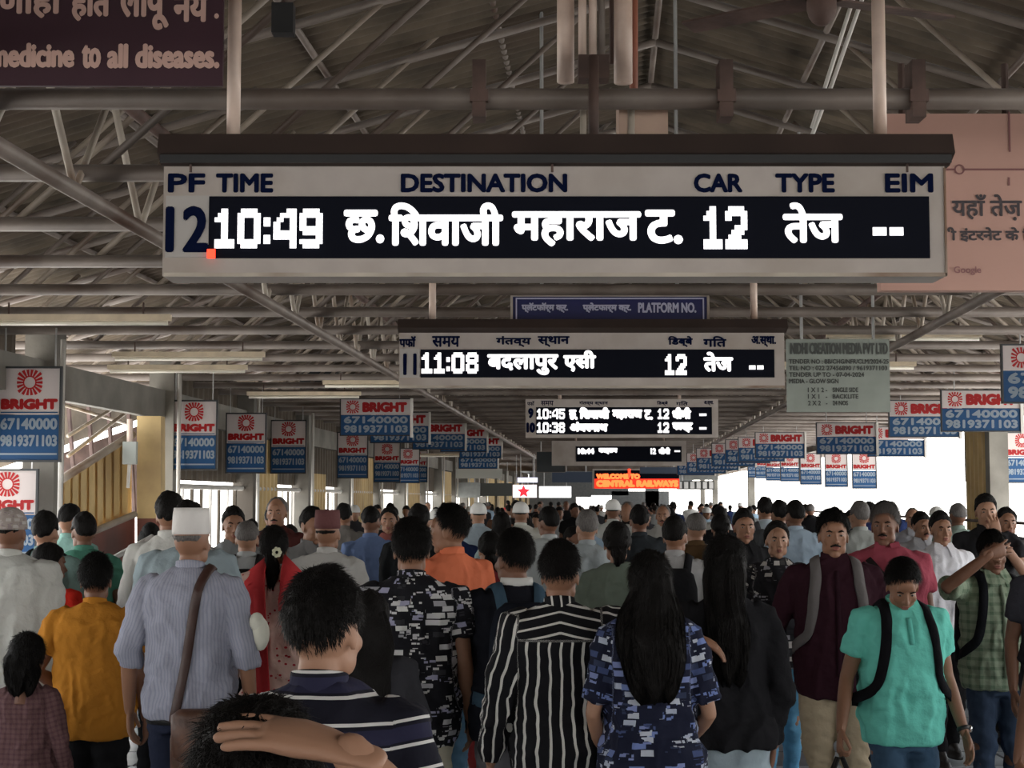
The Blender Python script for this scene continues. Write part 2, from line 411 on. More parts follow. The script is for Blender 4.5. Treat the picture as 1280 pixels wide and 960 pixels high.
# cladding bays
DKP = mat('dark_brown_cladding', (.10, .08, .06), .8, noise=.3, nscale=3)
corr('upper_cladding', LL - .1, 17.1, 96, 2.0, 3.3, DKP, wl); corr('upper_cladding', LL - .1, -18, 12.9, 2.2, 3.3, DKP, wl)
for y0, y1, z0, z1 in ((20.9, 22.6, 1.0, 2.6), (24.7, 26.6, 1., 2.2), (28.6, 31.8, 1., 2.6), (36.3, 39.7, 1., 2.4), (44.3, 47.7, 1., 2.6), (52.3, 55.7, 1., 2.6), (60.3, 96, 1., 2.7)):
    corr('cladding_sheet', LL, y0, y1, z0, z1, TAN, wl)
for y0, y1, z0, z1 in ((20.75, 22.4, .95, 2.9),):
    corr('cladding_sheet', LR, y0, y1, z0, z1, TAN, wr)
for y in np.arange(17.3, 34, .42):
    if all(abs(y - c) > .3 for c in colL): quadbox('grille_post', LL - .03, LL + .0, y, y + .05, 1.0, 1.95, DKP if int(y * 10) % 3 else WHT, wl)
along('grille_rail', LL, 1.93, .03, WHT, 17.2, 60, parent=wl)
# railing on the right parapet
for z in (1.25, 1.5): along('rail', LR, z, .02, STEEL, 3, 60, parent=wr)
# far end
wf = empty('wall_far', kind='structure')
FARM = mat('far_end_cladding', (.16, .17, .175), .7, noise=.2)
for a, b, z0, z1 in ((LL, -1.0, 1.95, 3.3), (LL, -3.4, 0, 1.95), (-3.4, -1.9, 0, 1.95), (.2, 3.6, 0, 2.3), (-1.0, 1.2, 2.05, 3.3), (1.2, 5, 2.5, 3.3), (2.2, 3.0, 0, 2.5), (-6.5, 7, 3.3, 5.3)):
    quadbox('end_panel', a, b, 95, 95.2, z0, z1, FARM, wf)

# staircase head on the left (between the second and third visible columns) ------------
st = empty('stair_enclosure', label='ochre corrugated staircase enclosure with sloping top and red-brown lower wall', cat='enclosure')
def P2(px, py, Y): v = W(px, py, Y); return v
def poly(pts, m, name, parent, th=.05):
    V = [P2(*p) for p in pts]; n = len(V); V2 = [v + Vector((0, th, 0)) for v in V]
    return mk(name, V + V2, [tuple(range(n - 1, -1, -1)), tuple(range(n, 2 * n))] + [(i, (i + 1) % n, (i + 1) % n + n, i + n) for i in range(n)], m, parent)
def lerp(a, b, t): return a + (b - a) * t
n = 9
for k in range(n):
    xa, xb = lerp(70, 163, k / n), lerp(70, 163, (k + 1) / n)
    f = lambda x: (lerp(603, 545, (x - 70) / 93), lerp(683, 643, (x - 70) / 93))
    for h in (0, 1):
        u0, u1 = (xa, lerp(xa, xb, .55)) if h == 0 else (lerp(xa, xb, .55), xb)
        dy = 0 if h == 0 else .05
        ya = 14.6 + (u0 - 70) / 93 * 1.4 + dy; yb = 14.6 + (u1 - 70) / 93 * 1.4 + dy
        poly([(u0, f(u0)[0], ya), (u1, f(u1)[0], yb), (u1, f(u1)[1], yb), (u0, f(u0)[1], ya)], TAN, 'cladding_sheet', st)
poly([(66, 690, 14.5), (166, 645, 15.95), (166, 770, 15.95), (66, 800, 14.5)], REDB, 'lower_wall', st, .1)
poly([(171, 520, 16.0), (201, 520, 16.0), (201, 648, 16.0), (171, 648, 16.0)], OCH, 'pillar_panel', st, .2)
poly([(171, 648, 16.0), (201, 648, 16.0), (201, 780, 16.0), (171, 780, 16.0)], REDB, 'pillar_base', st, .2)
for nm, pts, r in (('coping_rail', [(66, 686, 14.45), (168, 643, 15.9)], .035), ('top_rail', [(66, 606, 14.5), (166, 543, 15.9)], .04)):
    mk(nm, *tube([P2(*p) for p in pts], r, 8), STEEL_L, st, True)
hr = empty('handrail', label='white painted handrail sloping beside the red-brown stair wall', cat='handrail')
mk('rail', *tube([P2(134, 702, 12.6), P2(190, 671, 13.6)], .022, 8), WHT, hr, True)
mk('rail', *tube([P2(134, 742, 12.6), P2(190, 722, 13.6)], .015, 8), WHT, hr, True)
for px, py in ((137, 700), (187, 673)):
    v = P2(px, py, lerp(12.6, 13.6, (px - 134) / 56)); mk('post', *tube([v, (v.x, v.y, 0)], .015, 8), WHT, hr, True)
# roofing struts over the staircase
rf = empty('stair_canopy', label='lean-to canopy struts over the staircase at the left wall', cat='canopy')
for (a, b) in (((85, 545, 15.5), (150, 505, 17.5)), ((85, 570, 15.5), (165, 510, 17.5)), ((60, 500, 15), (160, 530, 18))):
    mk('strut', *tube([P2(*a), P2(*b)], .02, 8), STEEL_L, rf, True)
mk('canopy_sheet', [P2(-20, 440, 21), P2(185, 440, 21), P2(185, 520, 21), P2(-20, 592, 21)], [(0, 1, 2, 3)], ROOF, rf)
mk('canopy_sheet', [P2(-20, 602, 21.4), P2(185, 528, 21.4), P2(185, 640, 21.4), P2(-20, 720, 21.4)], [(0, 1, 2, 3)], RUST, rf)
for k in range(5): mk('strut', *tube([P2(60 + 25 * k, 500, 20.9), P2(72 + 24 * k, 640, 20.9)], .03, 6), RUST, rf)
# meter box hanging on the ochre pillar
jb = empty('junction_box', tuple(P2(162, 565, 15.6)), label='small grey junction box with cable beside the ochre pillar', cat='box')
MB().box((-.06, -.04, -.12), (.07, .04, .1)).obj('box', mat('grey_box', (.35, .38, .36), .5), jb)
MB().tube([(0, 0, -.12), (-.01, 0, -.35)], .018, 8).obj('cable', WHT, jb)
MB().tube([(0, 0, .1), (0, 0, .32)], .03, 8).obj('conduit', PIPE_W, jb)

# ================================================================== signs
RED = flexmat('sign_red', (.5, .012, .015)); BLU = flexmat('sign_blue', (.02, .11, .27)); SWH = flexmat('sign_white', (.66, .61, .60)); SNW = flexmat('sign_number_white', (.4, .48, .55))
FRM = mat('sign_frame', (.02, .022, .025), .5)
def sun(mb, cx, cz, r0, r1, y, n=18):
    for k in range(n):
        a = 2 * PI * k / n; da = .11; sq = 1 / max(abs(math.cos(a)), abs(math.sin(a))) ** .5
        mb.add([(cx + r * q * math.cos(a + d), y, cz + r * q * math.sin(a + d)) for r, q, d in ((r0, 1, -da * 1.1), (r0, 1, da * 1.1), (r1, sq, da), (r1, sq, -da))], [(0, 1, 2, 3)])
    for k in range(24):
        a, b = 2 * PI * k / 24, 2 * PI * (k + 1) / 24
        mb.add([(cx + r * math.cos(t), y, cz + r * math.sin(t)) for r, t in ((r0 * .85, a), (r0 * 1.06, a), (r0 * 1.06, b), (r0 * .85, b))], [(0, 1, 2, 3)])
def sign_meshes(kind):
    """child meshes of a hanging sign; origin at the centre of its top edge"""
    out = []
    def add(nm, mb, m): me = bpy.data.meshes.new(nm); me.from_pydata(mb.V, [], mb.F); me.materials.append(m); out.append((nm, me))
    if kind == 'v':
        w, h = .25, .74
        fr = MB(); t = .016
        fr.box((-w, -.02, -t), (w, .02, 0)); fr.box((-w, -.02, -h), (w, .02, -h + t)); fr.box((-w, -.02, -h), (-w + t, .02, 0)); fr.box((w - t, -.02, -h), (w, .02, 0)); add('frame', fr, FRM)
        add('upper_panel', MB().box((-w + t, -.004, -.37), (w - t, .004, -t)), SWH)
        add('lower_panel', MB().box((-w + t, -.004, -h + t), (w - t, .004, -.375)), BLU)
        mb = MB(); sun(mb, 0, -.125, .05, .1, -.008); add('sun_emblem', mb, RED)
        add('lettering', text_mb(MB(), 'BRIGHT', -w + .03, w - .03, -.335, -.25, -.008, .009), RED)
        add('underline', MB().box((-w + .03, -.008, -.362), (w - .03, -.006, -.352)), BLU)
        mb = text_mb(MB(), '67140000', -w + .03, w - .03, -.49, -.40, -.008, .005); text_mb(mb, '9819371103', -w + .03, w - .03, -.62, -.53, -.008, .005)
        mb.box((-w + .03, -.008, -.685), (w - .03, -.006, -.67)); add('phone_numbers', mb, SNW)
        add('hanger', MB().box((-.2, -.006, 0), (-.19, .006, .3)), SIGNPOST); add('hanger', MB().box((.19, -.006, 0), (.2, .006, .3)), SIGNPOST)
    else:
        w, h = .45, .47
        fr = MB(); t = .012
        fr.box((-w, -.02, -t), (w, .02, 0)); fr.box((-w, -.02, -h), (w, .02, -h + t)); fr.box((-w, -.02, -h), (-w + t, .02, 0)); add('frame', fr, FRM)
        add('side_post', MB().box((w - .02, -.025, -h - .02), (w + .015, .02, .0)), WHT)
        add('upper_panel', MB().box((-w + t, -.004, -.205), (w - .02, .004, -t)), SWH)
        add('lower_panel', MB().box((-w + t, -.004, -h + t), (w - .02, .004, -.21)), BLU)
        mb = MB(); sun(mb, -.29, -.108, .042, .082, -.008, 16); add('sun_emblem', mb, RED)
        add('lettering', text_mb(MB(), 'BRIGHT', -.17, .39, -.175, -.045, -.008, .013), RED)
        mb = text_mb(MB(), '67140000', -.40, .40, -.315, -.225, -.008, .007); text_mb(mb, '9819371103', -.40, .40, -.43, -.335, -.008, .007); add('phone_numbers', mb, SNW)
        add('hanger', MB().box((-.3, -.006, 0), (-.29, .006, .2)), SIGNPOST); add('hanger', MB().box((.29, -.006, 0), (.3, .006, .2)), SIGNPOST)
    return out
SV, SH = sign_meshes('v'), sign_meshes('h')
def sign(kind, cx, top, hpx, label, group):
    H = .74 if kind == 'v' else .47; Y = 2000 * H / hpx; v = W(cx, top, Y)
    t = empty('hanging_sign', tuple(v), label=label, cat='sign', group=group)
    for nm, me in (SV if kind == 'v' else SH):
        link(nm, me, t)
    return t
ordn = ['nearest', 'second', 'third', 'fourth', 'fifth', 'sixth', 'seventh', 'eighth', 'ninth', 'tenth']
LV = [(38, 458, 120), (243, 500, 88), (308, 516, 76), (361, 525, 67), (441, 540, 58), (484, 553, 50), (510, 560, 44), (521, 563, 40)]
for i, (cx, tp, h) in enumerate(LV):
    sign('v', cx, tp, h, ['upright red sun sign cut by the frame edge above the white skullcap', 'upright red sun sign hung just past the ochre pillar', 'upright red sun sign, second past the ochre pillar', 'upright red sun sign, third past the ochre pillar', 'upright red sun sign beneath the wide hanging sign', 'small upright red sun sign beyond the wide hanging sign, nearest of a tight row', 'small upright red sun sign second in the tight far row', 'small upright red sun sign last in the tight far row'][i], 'upright signs along the stair side')
sg = sign('v', 10, 586, 114, 'blue and white upright sign below the nearest red sun sign at the frame edge', 'upright signs along the stair side')
RV = [(1277, 540, 64), (1227, 538, 64), (1080, 565, 46), (1045, 566, 43), (1013, 566, 40), (987, 566, 36), (968, 568, 33), (954, 568, 30), (944, 569, 28)]
for i, (cx, tp, h) in enumerate(RV):
    sign('v', cx, tp, h, ['upright sun sign cut by the frame edge on the bright open side', 'upright sun sign hung before the corrugated bay on the open side'][i] if i < 2 else 'backlit upright sun sign, %s of the white row against the bright opening' % ordn[i - 2], 'upright signs along the open side')
LH = [(470, 498, 47), (500, 515, 39), (549, 527, 35), (580, 534, 31), (601, 545, 28), (598, 560, 26)]
for i, (cx, tp, h) in enumerate(LH):
    sign('h', cx, tp, h, 'wide red and blue phone number sign, %s of the row over the stair side crowd' % ordn[i], 'wide signs over the stair side')
RH = [(1322, 430, 75), (1226, 487, 53), (1155, 500, 47), (1120, 533, 38), (1058, 528, 40), (975, 540, 33), (952, 546, 31), (935, 549, 30), (917, 554, 29), (897, 560, 28), (883, 566, 26), (870, 569, 25)]
for i, (cx, tp, h) in enumerate(RH):
    sign('h', cx, tp, h, ('wide red and blue phone number sign, %s of the row over the open side' % ordn[i]) if i < 10 else 'wide phone number sign, one of the last two of the row over the open side', 'wide signs over the open side')

# ================================================================== departure boards
HOUS = mat('board_housing_grey', (.40, .355, .325), .5, noise=.12, nscale=6, dirt=(.32, .275, .24))
HOOD = mat('board_hood_brown', (.035, .022, .018), .6, noise=.3, nscale=4)
SCR = mat('led_screen_black', (.005, .006, .011), .7, spec=.05)
NAVY = mat('navy_lettering', (.003, .006, .026), .8, spec=.03)
LED = mat('led_white', (.9, .9, .9), .5, emit=(1, .98, 1), estr=.8)
LEDR = mat('led_red', (.8, .1, .05), .5, emit=(1, .03, .01), estr=1.6)
LEDO = mat('led_orange', (.8, .2, .05), .5, emit=(1, .09, .02), estr=2.2)
def board(Y, x0, x1, yh, y0, y1, label, name='departure_board', hood=True, depth=.16, group='departure boards over the bridge'):
    a, b = W(x0, y0, Y), W(x1, y1, Y)
    t = empty(name, ((a.x + b.x) / 2, Y, b.z), label=label, cat='display board', group=group)
    ox, oz = (a.x + b.x) / 2, b.z
    def L(px, py): v = W(px, py, Y); return v.x - ox, v.z - oz
    def bx(nm, X0, Y0_, X1, Y1_, m, d0=0., d1=.01):
        (p, q), (r, s_) = L(X0, Y0_), L(X1, Y1_); return MB().box((p, d0, q), (r, d1, s_)).obj(nm, m, t)
    bx('housing', x0, y0, x1, y1, HOUS, 0, depth)
    if hood:
        (p, q), (r, s_) = L(x0 - (x1 - x0) * .002, yh), L(x1 + (x1 - x0) * .003, y0)
        hh = q - s_
        MB().add([(p, -.05, q), (r, -.05, q), (r, -.075, q - hh * .7), (p, -.075, q - hh * .7), (p, depth + .03, q), (r, depth + .03, q), (r, depth + .03, s_), (p, depth + .03, s_), (p, -.01, s_), (r, -.01, s_)],
                 [(0, 3, 2, 1), (0, 1, 5, 4), (3, 8, 9, 2), (8, 7, 6, 9), (4, 5, 6, 7), (0, 4, 7, 8, 3), (1, 2, 9, 6, 5)]).obj('hood', HOOD, t)
    return t, L, bx
def btext(L, t, s_, x0, x1, y0, y1, m, bold=0., y=-.012, name='lettering'):
    (a, b), (c, d) = L(x0, y1), L(x1, y0); return lettering(s_, a, c, b, d, y, m, t, bold, name)
def bdig(L, t, s_, x0, x1, y0, y1, m, y=-.012):
    (a, b), (c, d) = L(x0, y1), L(x1, y0); return led_digits(s_, a, c, b, d, y, m, t)
# board 1
t, L, bx = board(4.9, 205, 1183, 172, 208, 345, 'large grey departure board showing platform 12 and 10:49 nearest overhead')
bx('screen', 262, 246, 1162, 323, SCR, -.008, 0)
bx('number_panel', 208, 245, 261, 322, mat('number_panel', (.36, .34, .32), .5), -.006, 0)
bx('hood_shadow_band', 206, 199, 1182, 209, BLK, -.07, -.06); bx('bottom_lip', 205, 341, 1183, 346, STEEL_L, -.006, 0); bx('end_trim', 1179, 210, 1184, 345, STEEL_L, -.006, 0)  # black strip below the hood is its shadow band, put in as geometry
for s_, x0, x1 in (('PF', 210, 257), ('TIME', 270, 342), ('DESTINATION', 501, 709), ('CAR', 867, 928), ('TYPE', 969, 1043), ('EIM', 1106, 1166)):
    btext(L, t, s_, x0, x1, 217, 241, NAVY, .0034, -.004)
btext(L, t, '12', 207, 262, 258, 316, NAVY, .006, -.01)
bdig(L, t, '10:49', 269, 404, 262, 311, LED)
for s_, x0, x1, ya, yb in (('छ.', 430, 481, 263, 305), ('िशवाजी', 486, 629, 254, 308), ('महाराज', 640, 801, 265, 309), ('ट.', 806, 853, 263, 306), ('तेज', 978, 1052, 254, 305)):
    btext(L, t, s_, x0, x1, ya, yb, LED, .0052)
bdig(L, t, '12', 879, 933, 259, 312, LED)
for x0 in (1090, 1111): bx('led_dash', x0, 285, x0 + 17, 295, LED, -.014, -.008)
(a_, b_) = L(265, 318); MB().box((a_ - .012, -.018, b_ - .014), (a_ + .012, -.008, b_ + .014)).obj('status_led', LEDR, t)
for px in (288, 1105):
    p, q = L(px, 174); MB().tube([(p, .05, q - .02), (p, .05, q + .62)], .0215, 14).obj('hanger_pipe', PIPE_W, t, True)
    MB().box((p - .035, .02, q - .012), (p + .035, .09, q + .004)).obj('flange', RUST, t)
for px in (240, 690, 1132):
    p, q = L(px, 212); MB().tube([(p, -.02, q - .012), (p, -.02, q + .012)], .004, 6).obj('screw', RUST, t)
# board 2
t, L, bx = board(9.85, 499, 981, 400, 416, 484, 'departure board showing platform 11 and 11:08 behind the largest board')
bx('screen', 526, 437, 968, 472, SCR, -.008, 0); bx('bottom_lip', 499, 482, 981, 485, STEEL_L, -.006, 0)
bx('number_panel', 500, 436, 525, 472, mat('number_panel', (.36, .34, .32), .5), -.006, 0)
for s_, x0, x1 in (('पफॉ', 499, 520), ('समय', 540, 575), ('गंतव्य', 620, 664), ('स्थान', 672, 712), ('िडब्बे', 835, 866), ('गित', 879, 908), ('अ.स्था.', 939, 970)):
    btext(L, t, s_, x0, x1, 420, 434, NAVY, .003, -.004)
btext(L, t, '11', 504, 521, 442, 469, NAVY, .005, -.01)
bdig(L, t, '11:08', 527, 598, 441, 467, LED)
for s_, x0, x1, ya, yb in (('बदलापुर', 609, 698, 443, 469), ('एसी', 704, 745, 438, 465), ('तेज', 879, 916, 440, 465)):
    btext(L, t, s_, x0, x1, ya, yb, LED, .006)
bdig(L, t, '12', 831, 858, 443, 469, LED)
for x0 in (936, 946): bx('led_dash', x0, 457, x0 + 8, 462, LED, -.014, -.008)
for px in (540, 944):
    p, q = L(px, 402); MB().tube([(p, .05, q - .02), (p, .05, q + .5)], .022, 12).obj('hanger_pipe', PIPE_W, t, True)
# board 3, two rows
t, L, bx = board(19.8, 657, 898, 488, 499, 547, 'two-row departure board showing platforms 9 and 10 in the middle distance', hood=False)
bx('screen', 670, 509, 890, 543, SCR, -.008, 0)
for s_, x0, x1 in (('पफॉ', 659, 668), ('समय', 676, 692), ('गंतव्य स्थान', 724, 760), ('िडब्बे', 821, 835), ('गित', 845, 860), ('अ.स्था.', 880, 892)):
    btext(L, t, s_, x0, x1, 501, 507, NAVY, .002, -.004)
btext(L, t, '9', 660, 667, 510, 523, NAVY, .01, -.01); btext(L, t, '10', 658, 669, 528, 541, NAVY, .01, -.01)
for s_, y in (('10:45', 511), ('10:38', 528)): bdig(L, t, s_, 671, 706, y, y + 13, LED)
for s_, x0, x1, y in (('छ.', 711, 722, 512), ('िशवाजी', 724, 762, 509), ('महाराज', 765, 803, 512), ('ट.', 805, 816, 512), ('धीमी', 840, 864, 509), ('अंबरनाथ', 712, 760, 527), ('फास्ट', 840, 866, 528)):
    btext(L, t, s_, x0, x1, y, y + (15 if y in (509,) else 13), LED, .011)
for y in (511, 528): bdig(L, t, '12', 822, 836, y, y + 13, LED); bx('led_dash', 874, y + 6, 883, y + 9, LED, -.014, -.008)
for px in (700, 850):
    p, q = L(px, 500); MB().tube([(p, .08, q - .02), (p, .08, q + .25)], .022, 8).obj('hanger_pipe', PIPE_W, t, True)
# board 4
t, L, bx = board(33.5, 690, 858, 548, 551, 582, 'small far departure board with a single lit row beneath the two-row board', hood=False)
bx('screen', 720, 558, 852, 577, SCR, -.012, 0)
btext(L, t, '10:44', 722, 743, 560, 568, LED, .014, -.02); btext(L, t, 'कल्याण', 748, 772, 560, 568, LED, .014, -.02)
btext(L, t, '12', 813, 820, 560, 568, LED, .012, -.02); btext(L, t, 'धीमी', 823, 838, 559, 568, LED, .014, -.02); bx('led_dash', 843, 563, 850, 565, LED, -.02, -.008)
for px in (720, 830):
    p, q = L(px, 553); MB().tube([(p, .08, q - .02), (p, .08, q + .3)], .022, 8).obj('hanger_pipe', PIPE_W, t, True)
# red scrolling board
t, L, bx = board(44, 741, 850, 585, 586, 611, 'far scrolling board glowing orange red above the crowd', 'scrolling_board', hood=False, group=None)
bx('screen', 743, 588, 849, 610, SCR, -.01, 0)
btext(L, t, 'WELCOME TO', 745, 800, 592, 599, LEDO, .02, -.03); btext(L, t, 'CENTRAL RAILWAYS', 745, 848, 600, 609, LEDO, .026, -.03)
bx('red_line', 785, 586, 788, 597, LEDR, -.04, -.01); bx('red_backlight', 743, 598.5, 849, 610.5, mat('led_red_dim', (.5, .02, .01), .5, emit=(1, .03, .01), estr=.8), -.018, -.01)
# other far boards
def slab(name, Y, x0, x1, y0, y1, m, label, cat='board', th=.08, frame=None, emit=False, hang=True):
    a, b = W(x0, y0, Y), W(x1, y1, Y); t = empty(name, ((a.x + b.x) / 2, Y, b.z), label=label, cat=cat)
    w = (b.x - a.x) / 2; h = a.z - b.z
    MB().box((-w, 0, 0), (w, th, h)).obj('panel', m, t)
    if frame:
        f = MB(); k = max(.01, w * .025)
        f.box((-w - k, -.01, -k), (w + k, th, 0)); f.box((-w - k, -.01, h), (w + k, th, h + k)); f.box((-w - k, -.01, 0), (-w, th, h)); f.box((w, -.01, 0), (w + k, th, h)); f.obj('frame', frame, t)
    if hang:
        zt = roofz((a.x + b.x) / 2 - AX * Y) - a.z if True else 1
        zt = max(.1, roofz((a.x + b.x) / 2 - AX * Y) - .05 - a.z)
        for sx in (-.7, .7): MB().tube([(sx * w, th / 2, h), (sx * w, th / 2, h + zt)], .012, 6).obj('hanger', SIGNPOST, t)
    return t, w, h
def stxt(t, s_, x0, x1, z0, z1, m, bold=0., y=-.006): return lettering(s_, x0, x1, z0, z1, y, m, t, bold)
DARKG = mat('dark_screen', (.02, .025, .028), .4); GRYB = mat('grey_far_board', (.22, .23, .22), .6, noise=.15)
slab('monitor', 36, 671, 706, 565, 590, DARKG, 'dark hanging monitor left of the far small departure board', 'monitor', frame=STEEL)
slab('hanging_cabinet', 24, 375, 420, 462, 490, DARKG, 'dark box hanging under the roof beams above the upright signs', 'cabinet', th=.3)
slab('hanging_board', 40, 570, 628, 586, 598, mat('white_far_panel', (.6, .62, .58), .5), 'pale panel beneath the end of the wide sign row', 'board')
slab('hanging_board', 50, 555, 600, 603, 622, GRYB, 'grey shutter-like board above the crowd left of the star sign', 'board')
slab('hanging_board', 48, 855, 898, 575, 600, GRYB, 'pale grey hanging board right of the orange red scrolling board', 'board')
t, w, h = slab('hanging_board', 55, 600, 640, 604, 620, mat('dim_panel', (.1, .11, .11), .6), 'dark hanging board beside the star sign', 'board')
t, w, h = slab('lit_sign', 46, 641, 671, 606, 622, mat('star_sign_field', (.85, .8, .8), .5, emit=(1, .85, .85), estr=.8), 'lit sign with a red star above the far crowd', 'sign')
mb = MB(); P = []
for k in range(10):
    r = h * (.52 if k % 2 == 0 else .24); a = PI / 2 + k * PI / 5; P.append((r * math.cos(a) - w * .1, r * math.sin(a) + h * .47))
mb.prism(P, -.03, -.01); mb.obj('star', mat('star_red', (.8, .03, .04), .5, emit=(1, .03, .05), estr=.7), t)
t, w, h = slab('lit_sign', 45.4, 647, 672, 597, 603, mat('violet_sign', (.6, .6, .9), .5, emit=(.75, .75, 1), estr=1.), 'small pale violet lit sign above the star sign', 'sign')
t, w, h = slab('lit_sign', 60, 674, 714, 608, 622, mat('white_lightbox', (.9, .9, .9), .5, emit=(1, 1, 1), estr=1.5), 'plain white glowing sign right of the red star', 'sign')
t, w, h = slab('direction_board', 38, 690, 740, 590, 603, mat('blue_grey_board', (.04, .06, .1), .5), 'blue grey direction board below the dark monitor', 'board')
slab('direction_board', 42, 800, 850, 584, 592, mat('blue_grey_board', (.04, .06, .1), .5), 'blue grey direction board over the orange scrolling board', 'board')
t, w, h = slab('window_board', 58, 846, 893, 601, 612, mat('grille_dark', (.06, .06, .06), .6), 'far board divided into white panels right of the scrolling board', 'board')
for k in range(6): MB().box((-w + w * 2 * (k + .15) / 6, -.03, .04), (-w + w * 2 * (k + .8) / 6, -.005, h - .04)).obj('panel', mat('white_pane', (.7, .7, .7), .5), t)
# platform number sign
BLUE = mat('enamel_navy', (.012, .014, .085), .35); SGW = mat('sign_lettering_pale', (.45, .45, .6), .5)
t, w, h = slab('platform_sign', 10.07, 641, 884, 371, 432, BLUE, 'navy platform number sign half hidden behind the 11:08 board', 'sign', th=.05, frame=STEEL_L)
for s_, a, b in (('प्लॅटफॉर्म क्र.', .045, .285), ('प्लेटफार्म क्र.', .36, .61), ('PLATFORM NO.', .645, .945)): stxt(t, s_, -w + 2 * w * a, -w + 2 * w * b, h * .67, h * .88, SGW, .003)
stxt(t, '11', -w * .25, w * .25, h * .1, h * .54, SGW, .02)
k = .008
f = MB(); f.box((-w * .97, -.008, h * .95), (w * .97, -.004, h * .95 + k)); f.box((-w * .97, -.008, 0), (-w * .97 + k, -.004, h * .95)); f.box((w * .97 - k, -.008, 0), (w * .97, -.004, h * .95)); f.obj('border_line', SGW, t)
# tender notice
TEN = mat('tender_board', (.25, .28, .25), .6, noise=.12, nscale=5); TLT = mat('tender_lettering', (.05, .055, .05), .6)
t, w, h = slab('notice_board', 12.2, 983, 1113, 424, 515, TEN, 'grey green tender notice board right of the 11:08 board', 'notice board', th=.03)
stxt(t, 'NIDHI CREATION MEDIA PVT LTD', -w * .93, w * .97, h * .79, h * .95, TLT, .004)
rows = ['TENDER NO : BB/CHG/NFR/CLM/2024-25', 'TEL NO : 022 27456890 / 9619371103', 'TENDER UP TO - 07-04-2024', 'MEDIA - GLOW SIGN']
for k, (s_, f) in enumerate(zip(rows, (.98, .95, .5, .0))): stxt(t, s_, -w * .96, w * f, h * (.66 - .09 * k), h * (.725 - .09 * k), TLT, .0015)
for k, (a, s_) in enumerate((('1 X 1 2 -', 'SINGLE SIDE'), ('1 X 1   -', 'BACKLITE'), ('2 X 2   -', '24 NOS'))):
    stxt(t, a, -w * .6, -w * .22, h * (.27 - .09 * k), h * (.335 - .09 * k), TLT, .0015); stxt(t, s_, -w * .12, w * (.38 if k < 2 else .18), h * (.27 - .09 * k), h * (.335 - .09 * k), TLT, .0015)
# pink hoarding, right
PINK = mat('pink_hoarding', (.50, .295, .24), .6, noise=.1, nscale=2, dirt=(.42, .25, .2)); PLT = mat('hoarding_lettering', (.05, .04, .045), .6)
Yp = 6.0
t = empty('hoarding', tuple(W(1240, 360, Yp)), label='large pale pink hoarding with dark script right of the largest board', cat='hoarding')
o0 = W(1240, 360, Yp)
def HL(px, py): v = W(px, py, Yp); return v.x - o0.x, v.z - o0.z
(a, b), (c, d) = HL(1101, 363), HL(1420, 142)
MB().box((a, 0, b), (c, .06, d)).obj('panel', PINK, t)
for s_, x0, x1, ya, yb, bo in (('यहाँ तेज़', 1190, 1277, 243, 276, .002), ('ी इंटरनेट के िलए', 1184, 1310, 284, 304, .002), ('Google', 1192, 1226, 333, 344, .0008)):
    (a, b), (c, d) = HL(x0, yb), HL(x1, ya); lettering(s_, a, c, b, d, -.004, PLT if s_ != 'Google' else mat('hoarding_lettering_soft', (.28, .13, .13), .6), t, bo)
(a, b) = HL(1199, 212); (c, d) = HL(1400, 212)
f = MB(); f.box((a + .018, -.004, b - .0035), (c, -.002, b + .0035)); f.box((a - .05, -.004, b - .0035), (a - .018, -.002, b + .0035))
for k in range(20):
    p, q = 2 * PI * k / 20, 2 * PI * (k + 1) / 20
    f.add([(a + r * math.cos(z), -.004, b + r * math.sin(z)) for r, z in ((.014, p), (.02, p), (.02, q), (.014, q))], [(0, 1, 2, 3)])
(a, b), (c, d) = HL(1260, 232), HL(1262, 222); f.box((a, -.004, b), (c, -.002, d))
(a, b), (c, d) = HL(1261, 190), HL(1262, 140); f.box((a, -.004, b), (c, -.002, d)); f.obj('line_drawing', mat('hoarding_line', (.2, .08, .08), .6), t)
for px in (1130, 1260):
    p, q = HL(px, 142); MB().tube([(p, .03, q - .02), (p, .03, q + .2)], .014, 8).obj('hanger', RUST, t)
# purple banner, top left
PUR = mat('purple_banner', (.033, .008, .016), .55, noise=.15, nscale=3); PLL = mat('banner_lettering', (.50, .32, .27), .6)
Yb = 4.75; o0b = W(0, 108, Yb)
t = empty('banner', tuple(o0b), label='dark purple banner reading medicine to all diseases, above the nearest board', cat='banner')
def BL(px, py): v = W(px, py, Yb); return v.x - o0b.x, v.z - o0b.z
(a, b), (c, d) = BL(-200, 107), BL(280, -60); MB().box((a, 0, b), (c, .02, d)).obj('panel', PUR, t)
for s_, x0, x1, ya, yb in (('क्षणोही', -62, 79, -20, 28), ('होत', 88, 140, -20, 27), ('लावू', 149, 212, -20, 38), ('नये', 216, 262, -20, 28), ('.', 268, 274, 17, 24), ('medicine', -12, 94, 54, 85), ('to', 102, 127, 56, 86), ('all', 134, 161, 55, 86), ('diseases.', 169, 275, 55, 86)):
    (a, b), (c, d) = BL(x0, yb), BL(x1, ya); lettering(s_, a, c, b, d, -.004, PLL, t, .0042)
p, q = BL(100, -55); MB().box((p - .01, 0, q), (p + .01, .01, q + .2)).obj('tie', RUST, t)

